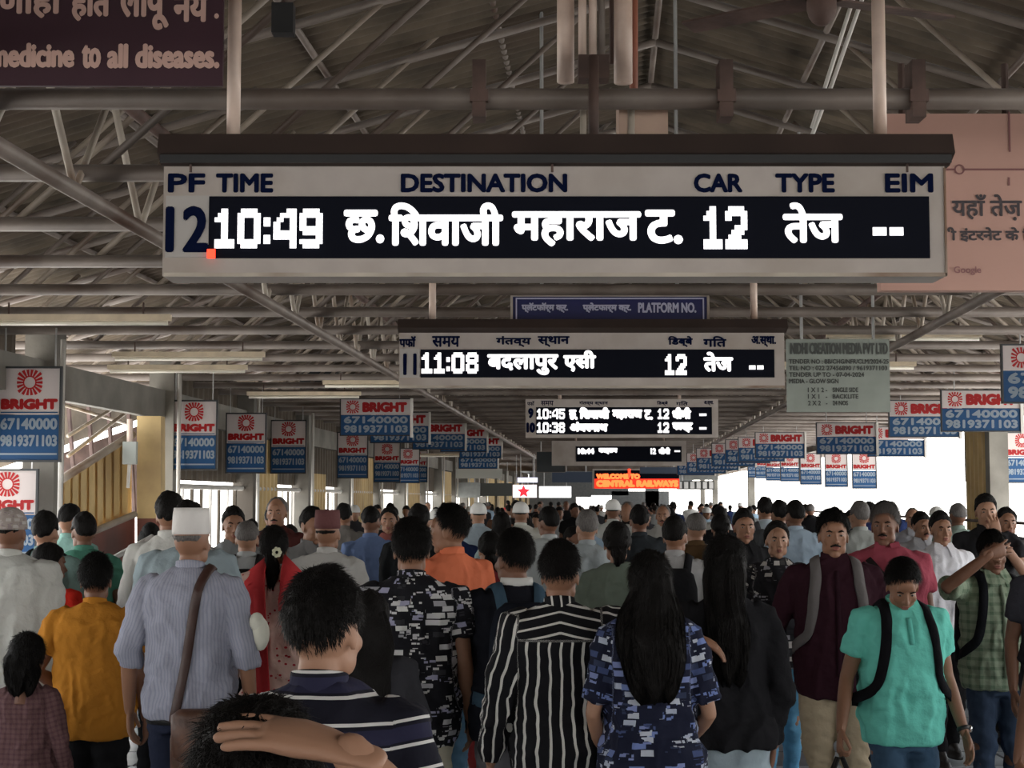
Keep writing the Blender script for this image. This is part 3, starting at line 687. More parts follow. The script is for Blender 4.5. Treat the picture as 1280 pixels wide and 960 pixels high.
# centre conduit mast
def mast_piece(t, nm, px, y0, y1, Y, r, m, org): 
    a, b = W(px, y1, Y) - org, W(px, y0, Y) - org; mk(nm, *tube([a, b], r, 12), m, t, True)
org = W(740, 170, 5.3)
t = empty('conduit_mast', tuple(org), label='cluster of vertical pipes and conduits over the middle of the nearest board', cat='pipes')
for px, y0, y1, Y, r, m in ((707, -70, 103, 5.45, .03, PIPE_W), (779, -70, 104, 5.42, .032, PIPE_W), (792, -70, 200, 5.5, .015, mat('red_brown_pipe', (.3, .11, .07), .5)), (728, -70, 74, 5.4, .014, PIPE_W), (741, -70, 76, 5.4, .014, PIPE_W), (752, -70, 76, 5.4, .012, STEEL), (742, 70, 200, 5.08, .017, RUST), (729, 130, 200, 5.3, .011, STEEL_L), (789, 130, 200, 5.3, .012, STEEL_L), (765, -70, 80, 5.5, .01, RUST)):
    mast_piece(t, 'conduit', px, y0, y1, Y, r, m, org)
a, b = W(770, 136, 5.45) - org, W(830, 200, 5.45) - org; MB().box((a.x, 0, b.z), (b.x, .15, a.z)).obj('cream_box', mat('cream_box', (.45, .32, .25), .6, noise=.1), t)
a, b = W(722, 76, 5.38) - org, W(760, 105, 5.38) - org; MB().box((a.x, 0, b.z), (b.x, .08, a.z)).obj('bracket', RUST, t)
# white cables and loud-hailer near the top
t = empty('cable_bundle', tuple(W(1060, 20, 6)), label='thin white cables slanting down from the roof beside the hanger pipe', cat='cable'); org = W(1060, 20, 6)
for pts in (((1092, -40, 5.9), (1070, 20, 5.9), (1040, 105, 5.9), (1003, 200, 5.9)), ((1079, -40, 5.95), (1050, 50, 5.95), (1015, 160, 5.95))):
    mk('cable', *tube([W(*p) - org for p in pts], .008, 6), WHT, t, True)
t = empty('ceiling_fan', tuple(W(1027, 0, 5.6)), label='brown fan motor poking into the top of the view by the cables', cat='fan')
MB().tube([(0, 0, .3), (0, 0, .03)], .012, 8).obj('rod', RUST, t, True); V, Fc = blob((0, 0, -.02), (.055, .055, .075)); mk('motor', V, Fc, RUST, t, True)
for k in range(3):
    a = k * 2.1 + .4; MB().box((.05, -.05, -.004), (.55, .05, .004)).obj('blade', RUST, t).rotation_euler = (.15, 0, a)
t = empty('speaker_box', tuple(W(355, 15, 6.2)), label='small dark bracket box up among the roof struts at the banner side', cat='box')
MB().box((-.045, -.03, -.09), (.04, .04, .03)).obj('box', BLK, t); MB().tube([(0, 0, .02), (.02, 0, .9)], .01, 8).obj('rod', RUST, t)
# fluorescent battens
bt = empty('tube_light', label='x'); bpy.data.objects.remove(bt)
TUBE = mat('tube_glass', (.75, .72, .62), .3); 
bat = MB(); bat.box((-.62, -.03, -.02), (.62, .03, .02)); batm = bpy.data.meshes.new('housing'); batm.from_pydata(bat.V, [], bat.F); batm.materials.append(mat('batten_cream', (.6, .5, .36), .5, noise=.2))
V, Fc = tube([(-.6, -.0, -.038), (.6, 0, -.038)], .014, 10); tbm = bpy.data.meshes.new('tube'); tbm.from_pydata([tuple(v) for v in V], [], Fc); tbm.materials.append(TUBE); tbm.shade_smooth()
capm = bpy.data.meshes.new('rod'); mb_ = MB().box((-.005, -.005, .02), (.005, .005, .10)); capm.from_pydata(mb_.V, [], mb_.F); capm.materials.append(RUST)
for i, (px, py, Y) in enumerate(((95, 397, 10.4), (236, 443, 13.0), (222, 459, 14.2), (1060, 455, 14.6), (1130, 418, 12.75), (480, 478, 16.2), (560, 568, 34), (380, 492, 17.4))):
    t = empty('tube_light', tuple(W(px, py, Y)), label='cream batten tube light, %s' % ['longest one low at the frame edge above the near signs', 'upper of the pair over the staircase canopy', 'lower of the pair over the staircase canopy', 'one just under the tender notice board', 'one above the tender notice board', 'one below the 11:08 board edge', 'one among the wide hanging signs', 'one over the upright sun signs'][i], cat='light')
    for nm, me in (('housing', batm), ('tube', tbm)): link(nm, me, t)
    for sx in (-.44, .44): link('rod', capm, t, (sx, 0, 0))

#PEOPLE#
# ================================================================== people
SKIN = mat('skin', rough=.55, objcol=True, noise=.12, nscale=6, bump=.08, bscale=40, spec=.35)
HAIR = mat('hair_black', (.006, .005, .0045), .55, noise=.5, nscale=30, nstretch=(6, 6, 1), bump=.9, bscale=45, spec=.10)
HAIRG = mat('hair_greying', (.12, .11, .105), .6, noise=.5, nscale=30, nstretch=(6, 6, 1), bump=.5, bscale=45, spec=.3)
CLOTH = mat('cloth_plain', rough=.9, objcol=True, noise=.1, nscale=3, bump=.6, bscale=16, spec=.05)
DENIM = mat('cloth_denim', rough=.85, objcol=True, noise=.28, nscale=7, bump=.45, bscale=12, spec=.15)
LEATH = mat('leather', rough=.5, objcol=True, noise=.3, nscale=8, bump=.2, spec=.4)
EYEW = mat('eye_white', (.22, .19, .17), .4); EYED = mat('eye_dark', (.02, .012, .01), .2); LIP = mat('lips', (.22, .075, .06), .5)
CRUM = mat('crumpled_leather', (.085, .038, .022), .5, noise=.75, nscale=9, bump=1., bscale=12, dirt=(.22, .13, .08))
METAL = mat('chrome_metal', (.7, .7, .7), .25, metal=.9)
SK1 = (.25, .125, .075); SK2 = (.17, .08, .048); SK3 = (.33, .18, .115)

def mesh_from(name, V, Fc, m, pat=None):
    me = bpy.data.meshes.new(name); me.from_pydata([tuple(v) for v in V], [], Fc); me.materials.append(m); me.shade_smooth()
    if pat is not None:
        at = me.attributes.new('pat', 'FLOAT_VECTOR', 'POINT'); at.data.foreach_set('vector', np.ascontiguousarray(pat, np.float32).ravel())
    return me
def smn(V, freq, seed, oct_=3):
    r = np.random.RandomState(seed); out = np.zeros(len(V)); a = 1.
    P = V.copy()
    for o in range(oct_):
        w = np.zeros(len(V))
        for _ in range(4):
            k = r.normal(size=3); k /= np.linalg.norm(k); w += np.sin(P @ (k * freq) + r.uniform(0, 6.28))
        out += a * w / 4; P = P + .25 / freq * np.stack([w, np.roll(w, 1) * 0 + np.sin(P[:, 2] * freq), np.cos(P[:, 0] * freq)], 1); freq *= 1.9; a *= .55
    return out

# ---- head template (fused once per kind), origin at head centre, looking along +Y
def head_geo(kind):
    m = MB()
    m.blob((0, -.014, .022), (.0735, .092, .09), 24, 16)
    m.blob((0, .028, -.022), (.062, .062, .082), 20, 14)
    m.blob((0, .055, -.088), (.03 if kind != 'f' else .025, .024, .022))
    for s in (-1, 1):
        m.blob((s * .042, .018, -.058), (.02, .04, .032)); m.blob((s * .038, .062, -.022), (.022, .02, .022))
        m.blob((s * .0745, -.006, -.010), (.0055, .015, .028), rot=Matrix.Rotation(s * -.25, 3, 'Z'))
        m.blob((s * .0115, .096, -.028), (.0095, .011, .008))
        m.blob((s * .03, .078, .027), (.02, .011, .006))
    m.blob((0, .07, .04), (.045, .02, .03))
    m.tube([(0, .084, .022), (0, .094, .0), (0, .108, -.024)], [.0065, .008, .0115], 10, rnd=True)
    m.blob((0, .082, -.055), (.023, .012, .012))
    m.blob((0, .090, -.0515), (.02, .007, .0055)); m.blob((0, .0885, -.0615), (.017, .0075, .006))
    m.tube([(0, -.012, -.04), (0, -.03, -.115), (0, -.04, -.2)], [.047 if kind != 'f' else .041, .048 if kind != 'f' else .041, .060], 18, flat=1.1)
    return remesh(m, .0055, 3)
def hand_geo(pose):
    """hand along +Z from the wrist, palm towards +Y, thumb towards +X"""
    m = MB()
    m.tube([(0, 0, -.03), (0, 0, 0), (.002, 0, .03), (.002, .002, .06), (0, .004, .085)], [.026, .028, .035, .04, .038], 14, flat=.42, ref=(0, 1, 0), rnd=True)
    curl = {'relax': .35, 'flat': .1, 'grip': 1.15, 'drape': .3}[pose]
    for i, (x, L, r) in enumerate(((.031, .07, .0088), (.0105, .079, .009), (-.010, .074, .0088), (-.0295, .058, .0078))):
        p = Vector((x, .004, .083)); a = .12 + curl * .35; pts = [p.copy()]; sp = x * (5. if pose == 'flat' else 2.2)
        for q, f in enumerate((.45, .31, .24)):
            p = p + Vector((math.sin(sp) * math.cos(a), math.sin(a), math.cos(a) * math.cos(sp))) * L * f; pts.append(p.copy()); a += curl * (.9 + .08 * i)
        m.tube(pts, [r, r * .97, r * .9, r * .78], 8, rnd=True)
    c = .5 if pose == 'grip' else .15
    m.tube([(.02, .004, .015), (.042, .014, .04), (.054, .02 + c * .02, .068), (.055 - c * .02, .028 + c * .04, .092)], [.014, .0125, .0105, .0085], 8, rnd=True)
    return remesh(m, .0034, 2)
_geo = {}
def G(kind, *a):
    if (kind, a) not in _geo: _geo[(kind, a)] = (head_geo if kind == 'head' else hand_geo)(*a)
    return _geo[(kind, a)]

# ---- hair on the skull
def hair_mb(style, seed, res):
    nu, nv = (72, 44) if res == 2 else ((44, 26) if res == 1 else (22, 14))
    V, Fc = blob((0, 0, 0), (1, 1, 1), nu, nv); D = np.array(V)
    az = np.abs(np.arctan2(D[:, 0], D[:, 1])); el = np.arcsin(np.clip(D[:, 2], -1, 1))
    hl = np.interp(az, [0, .5, .9, 1.25, 1.45, 1.62, 1.85, 2.2, PI], {'short': [.50, .48, .36, .08, -.2, .0, -.04, -.66, -.9], 'fade': [.5, .48, .36, .2, .08, .1, .05, -.4, -.55], 'long': [.66, .6, .35, .05, -.3, -.5, -.6, -.9, -1.1], 'cap': [1.5, 1.4, .8, .3, -.1, .1, .05, -.35, -.5], 'bald': [1.3, 1.2, .9, .3, -.15, 0., -.05, -.5, -.6], 'fringe': [.3, .32, .3, .1, -.25, -.1, -.3, -.75, -.85]}[style])
    hl = hl + smn(D, 16, seed + 2, 2) * .05
    if style == 'cap': pass
    k = np.clip((el - hl) / np.interp(az, [0, 1.2, 1.6, 2.2, PI], [.34, .2, .16, .4, .5]), 0, 1); k = k * k * (3 - 2 * k)
    tap = np.clip((el + .75) / .95, 0, 1) ** .8 if style != 'long' else 1.0
    T = {'short': .008 + .016 * np.clip(D[:, 2], 0, 1) ** 1.5 - .006 * np.clip(D[:, 1], 0, 1), 'fade': .004 + .022 * np.clip(D[:, 2], 0, 1) ** 1.2, 'long': .011 + .006 * np.clip(D[:, 2], 0, 1), 'bald': .009 + 0 * el, 'cap': np.where(el > .12, -.02, .006), 'fringe': .018 + .014 * np.clip(D[:, 2], 0, 1)}[style]
    P0 = D * np.array((.075, .094, .092)) * (1 - .16 * np.clip(-D[:, 2] - .15, 0, 1) * (az > 1.3))[:, None]
    n = smn(D, 9, seed, 3) * .0035 + (smn(D * np.array((3, 3, 1)), 14, seed + 3, 2) * .0022 if res else 0)
    n = n * (1.6 if res == 2 else 1.3)
    R = -.012 + k * (.012 + T * tap + n)
    V = P0 + D * R[:, None] + np.array((0, -.014, .022))
    m = MB(); m.add(V, Fc)
    if res == 2 and style != 'cap':
        rs = np.random.RandomState(seed + 77); ok = np.where(k > .12)[0]; N = 5200 if style != 'long' else 2600
        i = rs.choice(ok, N); jit = rs.normal(size=(N, 3)) * .05; d = D[i] + jit; d /= np.linalg.norm(d, axis=1)[:, None]
        r0 = np.linalg.norm(V[i] - np.array((0, -.014, .022)), axis=1); base = d * r0[:, None] + np.array((0, -.014, .022))
        crown = np.array((.01, -.5, .86)); fl = d - crown * 1.0; fl -= d * np.sum(fl * d, 1)[:, None]; fl /= np.linalg.norm(fl, axis=1)[:, None] + 1e-6
        fl += rs.normal(size=(N, 3)) * .13; L_ = rs.uniform(.014, .030, N)[:, None] * (1 if style != 'long' else 1.2); sd = np.cross(fl, d); sd /= np.linalg.norm(sd, axis=1)[:, None] + 1e-6; w = .0011
        lift = d * rs.uniform(-.05, .13, N)[:, None]
        p0 = base - d * .002; p1 = base + (fl + lift * 1.3) * L_ * .5; p2 = base + (fl + lift) * L_
        VV = np.stack([p0 - sd * w, p0 + sd * w, p1 + sd * w * .9, p1 - sd * w * .9, p2], 1).reshape(-1, 3)
        n0 = len(m.V); m.V += list(map(tuple, VV))
        for q in range(N): b = n0 + q * 5; m.F.append((b, b + 1, b + 2, b + 3)); m.F.append((b + 3, b + 2, b + 4))
    return m
def long_hair(m, L, wid, seed, res, tie=False):
    """hair falling behind the back from the crown"""
    n = 40 if res == 2 else (28 if res == 1 else 12); rings = 22 if res else 8; V = []
    rr = np.random.RandomState(seed); ph = rr.uniform(0, 6.28, 8)
    for i in range(rings):
        t = i / (rings - 1); z = .05 - t * (L + .05)
        if tie: rx = np.interp(t, [0, .12, .25, .32, .6, 1], [.07, .075, .05, .035, .05, .018]) * wid / .1; ry = np.interp(t, [0, .12, .25, .6, 1], [.05, .055, .035, .035, .012])
        else: rx = np.interp(t, [0, .15, .35, .7, .93, 1], [.07, .088, wid, wid * 1.03, wid * .75, wid * .45]); ry = np.interp(t, [0, .2, .5, .9, 1], [.05, .06, .05, .035, .012])
        cy = np.interp(z, [-1, -.45, -.2, -.1, .05], [-.155, -.15, -.135, -.085, -.06])
        for j in range(n):
            a = 2 * PI * j / n; w = 1 + .07 * math.sin(9 * a + 2 * math.sin(3 * t)) * t + .05 * math.sin(9 * a + ph[0] + 1.6 * math.sin(5 * t + ph[1])) + .035 * math.sin(17 * a + ph[2] + 3 * t) + .03 * math.sin(4 * a + 9 * t + ph[3])
            V.append((rx * math.cos(a) * w + .008 * math.sin(7 * t + ph[4]), cy + ry * math.sin(a) * w, z + (.03 * math.sin(5 * a + ph[5]) * t)))
    Fc = [(i * n + (j + 1) % n, i * n + j, (i + 1) * n + j, (i + 1) * n + (j + 1) % n) for i in range(rings - 1) for j in range(n)]
    Fc += [tuple(range(n)), tuple(range(rings * n - 1, (rings - 1) * n - 1, -1))]
    m.add(V, Fc)
    if res == 2:     # loose locks over the fall of hair
        rs = np.random.RandomState(seed + 5); A = np.array(V).reshape(rings, n, 3)
        for q in range(420):
            j = rs.uniform(0, n); i0 = rs.randint(2, rings - 5); ln = rs.randint(4, 9); dr = rs.uniform(-.4, .4); w = rs.uniform(.0008, .002); off = rs.uniform(.001, .007)
            b = len(m.V); c = 0
            for t in range(ln):
                i = min(i0 + t, rings - 1); P = A[i][int(j + dr * t) % n]; o = P - A[i].mean(0); o /= np.linalg.norm(o) + 1e-6
                over = max(0, i0 + t - rings + 1); P = P + o * off * math.sin(PI * min(1, (t + .3) / ln)) - np.array((0, 0, .014 * over)); sdv = np.array((-o[1], o[0], 0))
                m.V += [tuple(P - sdv * w), tuple(P + sdv * w)]; c += 1
            for t in range(c - 1): m.F.append((b + 2 * t, b + 2 * t + 1, b + 2 * t + 3, b + 2 * t + 2))

# ---- torso profile (z, half width, half depth, cy)
TORSO = {'m': [(.80, .135, .10, -.005), (.86, .162, .112, -.01), (.94, .166, .115, -.01), (1.02, .152, .105, 0), (1.10, .152, .103, .005), (1.20, .168, .112, .005), (1.30, .182, .118, 0), (1.37, .18, .108, -.008), (1.42, .15, .085, -.012), (1.455, .09, .068, -.012), (1.48, .06, .06, -.01)],
         'f': [(.80, .13, .105, -.01), (.86, .168, .12, -.015), (.94, .170, .12, -.012), (1.02, .14, .10, 0), (1.09, .125, .092, .005), (1.18, .14, .105, .012), (1.26, .155, .122, .015), (1.34, .16, .105, 0), (1.40, .145, .082, -.01), (1.44, .085, .062, -.01), (1.48, .05, .052, -.008)]}
def prof(sex, z, fat=1.):
    T = np.array(TORSO[sex]); return (np.interp(z, T[:, 0], T[:, 1]) * fat, np.interp(z, T[:, 0], T[:, 2]) * (fat * 1.05 if fat > 1 else 1), np.interp(z, T[:, 0], T[:, 3]))
ARM0 = {'r': [(.235, -.035, 1.13), (.255, .045, .90)], 'l': [(-.235, -.035, 1.13), (-.255, .045, .90)]}

class Rig:
    pass
def build(sex='m', fat=1., arms=None, stride=.0, stance=.09, res=1, top='shirt', sleeve='long', hem=.84, ease=.018, bottom='trousers', flare=0., seed=1, head=(0, 0), hair='short', hairlen=None, hairwid=.1, tie=False, cap=None, hands=('relax', 'relax'), lean=0., pats=None, collar=True, mats=None, face=False, greying=False, bigh=1., shoes='shoe', yoke=False):
    """returns {part name: mesh}; local frame 1.70 m tall, looking along +Y"""
    out = []; mats = mats or {}
    A = dict(ARM0); A.update(arms or {})
    sw = .178 if sex == 'm' else .155
    sw *= (1 + (fat - 1) * .5)
    sh = {'r': Vector((sw, -.01, 1.395)), 'l': Vector((-sw, -.01, 1.395))}
    V8 = {2: .009, 1: .013, 0: .022}[res]
    arm = {}
    for s in 'rl':
        e, w = Vector(A[s][0]), Vector(A[s][1]); arm[s] = (sh[s], e, w)
    # legs
    legs = {}
    for s, sg in (('r', 1), ('l', -1)):
        st = stride * sg
        hip = Vector((sg * .085, 0, .88)); kn = Vector((sg * (stance + .0), .03 + st * .55, .475)); an = Vector((sg * stance, st, .085 + max(0, -st) * .25))
        if st < 0: kn.y += .05
        legs[s] = (hip, kn, an)
    # ---- body
    m = MB()
    m.add(*loft([(0, cy, z, rx * fat * .96, ry * .95) for z, rx, ry, cy in TORSO[sex]], 20, 2.3))
    ar = [.042, .044, .042, .037, .038, .033, .025] if sex == 'm' else [.036, .038, .036, .032, .032, .028, .021]
    for s in 'rl':
        a, e, w = arm[s]
        m.blob(tuple(a - Vector((0.02 if s == 'r' else -.02, 0, .02))), (.042, .046, .045) if sex == 'm' else (.036, .04, .04))
        m.tube([a, a.lerp(e, .35), a.lerp(e, .75), e, e.lerp(w, .3), e.lerp(w, .65), w], ar, 12, rnd=True)
        h, k, an = legs[s]
        m.tube([h, h.lerp(k, .3), h.lerp(k, .75), k, k.lerp(an, .3), k.lerp(an, .7), an], [.086, .082, .062, .052, .056, .042, .034], 12, rnd=True)
        m.tube([an + Vector((0, -.035, -.05)), an + Vector((0, .05, -.055)), an + Vector((0, .14, -.06))], [.03, .035, .028], 8, rnd=True)
    V, Fc, _ = remesh(m, V8 * 1.15, 3)
    V = list(map(tuple, V)); Fc = list(Fc)
    # head
    HC = Vector((0, .0, 1.578)); NP = Vector((0, -.02, 1.45))
    Rh = Matrix.Rotation(head[0], 3, 'Z') @ Matrix.Rotation(head[1], 3, 'X')
    def hx(P):
        P = np.array(P, float) * bigh; q = P + np.array((0, .0, HC.z - NP.z + (bigh - 1) * .1)) - np.array((0, NP.y, 0)); R = np.array(Rh); 
        return q @ R.T + np.array(NP)
    if res == 0:
        hm = MB(); hm.blob((0, -.012, .01), (.074, .09, .098), 12, 8); hm.blob((0, .035, -.03), (.056, .055, .08), 10, 7); hm.tube([(0, -.012, -.04), (0, -.04, -.2)], [.05, .055], 8)
        hm.tube([(0, .084, .02), (0, .106, -.024)], [.007, .011], 5)
        for s in (-1, 1): hm.blob((s * .076, -.006, -.008), (.007, .018, .031), 6, 5)
        hv, hf = np.array(hm.V), hm.F
    else:
        hv, hf, _ = G('head', sex)
    n = len(V); V += list(map(tuple, hx(hv))); Fc += [tuple(i + n for i in f) for f in hf]
    # hands
    for s, sg, pz in (('r', 1, hands[0]), ('l', -1, hands[1])):
        a, e, w = arm[s]; z = (w - e).normalized()
        hd = (arms or {}).get('h' + s); 
        if hd: z = Vector(hd[0]).normalized()
        pn = Vector(hd[1]) if hd else Vector((-sg, .15, 0))      # palm direction
        y = (pn - z * pn.dot(z)).normalized(); x = y.cross(z)
        if res == 0:
            hm = MB(); hm.tube([(0, 0, -.02), (0, 0, .05), (0, .015, .1), (0, .04, .15)], [.026, .036, .032, .018], 6, flat=.5, ref=(0, 1, 0)); hv, hf = np.array(hm.V), hm.F
        else: hv, hf, _ = G('hand', pz)
        hv = np.array(hv) * (1. if sex == 'm' else .9)
        flip = 1 if sg > 0 else -1
        # the thumb points forward (+Y of the body) when the arm hangs
        X = np.outer(hv[:, 0], x) * flip * (1 if True else 1); P = X + np.outer(hv[:, 1], y) + np.outer(hv[:, 2], z) + np.array(w)
        if (x.y * flip < 0) and not hd: P = -X + np.outer(hv[:, 1], y) + np.outer(hv[:, 2], z) + np.array(w); mir = True
        n = len(V); V += list(map(tuple, P)); Fc += [tuple(i + n for i in f) for f in hf]
    out.append(('body', mesh_from('body', V, Fc, SKIN)))
    # ---- hair / cap / face
    if hair:
        hm = hair_mb(hair, seed, res)
        if hairlen: long_hair(hm, hairlen, hairwid, seed, res, tie)
        Vh = hx(hm.V)
        if hairlen:      # long hair hangs straight down and clears the back
            Vn = np.array(hm.V); lo = np.clip((-.05 - Vn[:, 2]) / .15, 0, 1)[:, None]
            Vh = Vh * (1 - lo) + (Vn * bigh + np.array((0, -.005, 1.587))) * lo
        out.append(('hair', mesh_from('hair', Vh, hm.F, HAIRG if greying else HAIR)))
    if cap == 'gandhi':
        m = MB(); rings = []
        for z, k, q in ((.035, 1., 0), (.055, 1.02, 0), (.12, .97, 0), (.145, .93, .0), (.143, .7, 0), (.135, .3, 0)): rings.append((0, -.014, z, .080 * k, .100 * k))
        m.add(*loft(rings, 24)); out.append(('cap', mesh_from('cap', hx(m.V), m.F, mats.get('cap', CLOTH))))
    if cap == 'skull':
        m = MB(); V_, F_ = loft([(0, -.014, z, .088 * k, .106 * k) for z, k in ((.02, .98), (.035, 1.0), (.075, .93), (.105, .72), (.122, .45), (.128, .15))], 24)
        m.add(V_, F_); V_ = hx(m.V); out.append(('cap', mesh_from('cap', V_, m.F, mats.get('cap', CLOTH), np.array(m.V)[:, [0, 2, 1]] + 1)))
    if face:
        ex = .0305
        for s in (-1, 1):
            mb = MB(); mb.blob((s * ex, .0765, .005), (.0125, .0075, .0046), 10, 6); out.append(('eye', mesh_from('eye', hx(mb.V), mb.F, EYEW)))
            mb = MB(); mb.blob((s * ex, .0815, .005), (.0052, .0035, .0048), 8, 6); out.append(('iris', mesh_from('iris', hx(mb.V), mb.F, EYED)))
            mb = MB(); mb.tube([(s * .016, .090, .022), (s * .032, .089, .028), (s * .046, .080, .023)], [.003, .0042, .0025], 6, flat=.6); out.append(('eyebrow', mesh_from('eyebrow', hx(mb.V), mb.F, HAIR)))
        mb = MB(); mb.blob((0, .0915, -.0525), (.021, .0065, .0055), 10, 6); mb.blob((0, .090, -.0615), (.018, .007, .0058), 10, 6); out.append(('lips', mesh_from('lips', hx(mb.V), mb.F, LIP)))
        if face == 'tache':
            mb = MB(); mb.tube([(-.026, .086, -.048), (0, .097, -.041), (.026, .086, -.048)], [.004, .006, .004], 6); out.append(('moustache', mesh_from('moustache', hx(mb.V), mb.F, HAIR)))
    # ---- upper garment
    if top:
        m = MB(); f = flare; low = hem
        zs = sorted(set([low, low + .012] + [z for z in (.3, .45, .6, .72, .80, .86, .94, 1.02, 1.10, 1.20, 1.30, 1.37, 1.42, 1.455) if z > low + .03]))
        rings = []
        for z in zs:
            if z < .80:
                t = (.80 - z) / .5; rx, ry, cy = .165 + .05 * t + f * t, .118 + .04 * t + f * t, -.01
                rx *= fat
            else: rx, ry, cy = prof(sex, z, fat)
            ea = ease * (1.5 if z < 1.12 else 1.) * (1 if z < 1.4 else .7)
            if top != 'fitted' and .95 < z < 1.2: rx = max(rx, (.158 if sex == 'm' else .14) * fat); ry = max(ry, .108 * fat)
            rings.append((0, cy, z, rx + ea, ry + ea))
        rings.append((0, -.012, 1.475, .064 + ease * .3, .064 + ease * .3))
        m.add(*loft(rings, 24, 2.3))
        sl = {'none': 0, 'short': .62, 'half': .85, 'rolled': 1.25, 'long': 1.93}[sleeve]
        for s in 'rl':
            if not sl: continue
            a, e, w = arm[s]; pts = [a + Vector((-.035 if s == 'r' else .035, 0, -.004)), a + Vector((0, 0, -.006))]; r = [.060, .064 if sex == 'm' else .056]
            g = .0 if sex == 'm' else -.008
            for t, q in ((.3, .064), (.6, .062)):
                if t < sl: pts.append(a.lerp(e, t)); r.append(q + g)
            if sl <= 1: pts.append(a.lerp(e, sl)); r.append(.064 + g)
            else:
                pts.append(a.lerp(e, .85)); r.append(.055 + g); pts.append(e); r.append(.052 + g)
                for t, q in ((.3, .05), (.6, .045), (.93, .038)):
                    if 1 + t <= sl + .001: pts.append(e.lerp(w, t)); r.append(q + g)
                if sl == 1.25: pts += [e.lerp(w, .18), e.lerp(w, .25)]; r += [.054, .052]
            m.tube(pts, [x + (ease - .018) for x in r], 14)
        V, Fc, Nn = remesh(m, V8, 4)
        # wrinkles: gathers at waist, elbows and armpits
        if res:
            wz = np.exp(-((V[:, 2] - 1.03) / .12) ** 2) + .5 * np.exp(-((V[:, 2] - 1.33) / .07) ** 2) + .35
            nz = smn(V * np.array((1., 1., 1.7)), 34, seed + 5, 3); rid = 1 - np.abs(smn(V * np.array((1.5, 1.5, .6)), 24, seed + 9, 2)) * 2.6
            V = V + Nn * (.003 + (nz * .009 + np.clip(rid, -.6, 1) * .010) * np.minimum(wz + .15, 1.2))[:, None]
        # pattern coordinates
        pat = np.stack([V[:, 0], V[:, 2], np.zeros(len(V))], 1)
        back = np.sign(V[:, 1] + .005); pat[:, 0] = np.arctan2(V[:, 0], np.abs(V[:, 1]) + .04) * .15
        if yoke: yk = (V[:, 2] > 1.345); pat[yk, 0] = V[yk, 2] + np.abs(V[yk, 0]) * .22
        for s in 'rl':
            a, e, w = (np.array(q) for q in arm[s])
            for p, q, off in ((a, e, 0.), (e, w, np.linalg.norm(e - a))):
                d = q - p; L_ = np.linalg.norm(d); d = d / L_; rel = V - p; t = rel @ d; per = rel - np.outer(t, d); dist = np.linalg.norm(per, axis=1)
                outw = (V[:, 0] > sw - .005) if s == 'r' else (V[:, 0] < -sw + .005)
                k = (dist < .085) & (t > -.03) & (t < L_ + .05) & outw
                r1 = np.cross(d, (0, 1, 0)); r1 /= np.linalg.norm(r1); r2 = np.cross(d, r1)
                an = np.arctan2(per @ r2, per @ r1)
                pat[k, 0] = an[k] * .05; pat[k, 1] = 1.4 - t[k] - off; pat[k, 2] = 3
        out.append((mats.get('topname', 'shirt'), mesh_from('shirt', V, Fc, mats.get('top', CLOTH), pat)))
        if collar:
            m = MB(); R = []
            for z, r in ((1.452, .072), (1.478, .066), (1.495, .064), (1.497, .060), (1.47, .058)): R.append((0, -.018, z, r, r))
            n_ = 22; Vc = []
            for cx, cy, z, rx, ry in R:
                for j in range(n_):
                    a = PI / 2 + .25 + (2 * PI - .5) * j / (n_ - 1); Vc.append((cx + rx * math.cos(a), cy + ry * math.sin(a), z - .012 * math.sin(a) * (1 if z > 1.46 else 0)))
            Fk = [(i * n_ + j, i * n_ + j + 1, (i + 1) * n_ + j + 1, (i + 1) * n_ + j) for i in range(4) for j in range(n_ - 1)]
            if face:  # pointed leaves at the front
                for s in (-1, 1):
                    q = len(Vc); Vc += [(s * .010, .066, 1.487), (s * .066, .030, 1.500), (s * .088, .095, 1.432), (s * .042, .122, 1.395)]; Fk.append((q, q + 1, q + 2, q + 3))
            me = mesh_from('collar', Vc, Fk, mats.get('top', CLOTH), np.array(Vc)[:, [0, 2, 1]]); out.append(('collar', me))
    # ---- lower garment
    if bottom:
        m = MB(); base = .845 if bottom != 'skirt' else .3
        fit = {'trousers': 1., 'jeans': .93, 'wide': 1.15, 'skirt': 1}[bottom]
        m.add(*loft([(0, -.012 if sex == 'm' else -.015, z, prof(sex, max(z, .82), fat)[0] + .012, prof(sex, max(z, .82), fat)[1] + .012) for z in (.80, .84, .90, .96, 1.0)], 20, 2.2))
        for s in 'rl':
            h, k, an = legs[s]
            m.tube([h + Vector((0, -.005, .03)), h.lerp(k, .25), h.lerp(k, .7), k, k.lerp(an, .35), k.lerp(an, .75), an + Vector((0, -.005, .0))], [x * fit * (fat if i < 3 else 1) for i, x in enumerate([.098, .096, .078, .069, .068, .06, .058])], 16)
            if sex == 'f': m.blob((h.x * .95, -.055, .90), (.08, .075, .085))
            else: m.blob((h.x * .95, -.04, .90), (.075, .07, .08))
        V, Fc, Nn = remesh(m, V8 * 1.15, 3)
        if res:
            V = V + Nn * (smn(V * np.array((1., 1., 1.6)), 36, seed + 21, 3) * .009 * (1 + np.exp(-((V[:, 2] - .48) / .1) ** 2)))[:, None]
        out.append((mats.get('botname', 'trousers'), mesh_from('trousers', V, Fc, mats.get('bottom', CLOTH), np.stack([V[:, 0], V[:, 2], V[:, 1]], 1))))
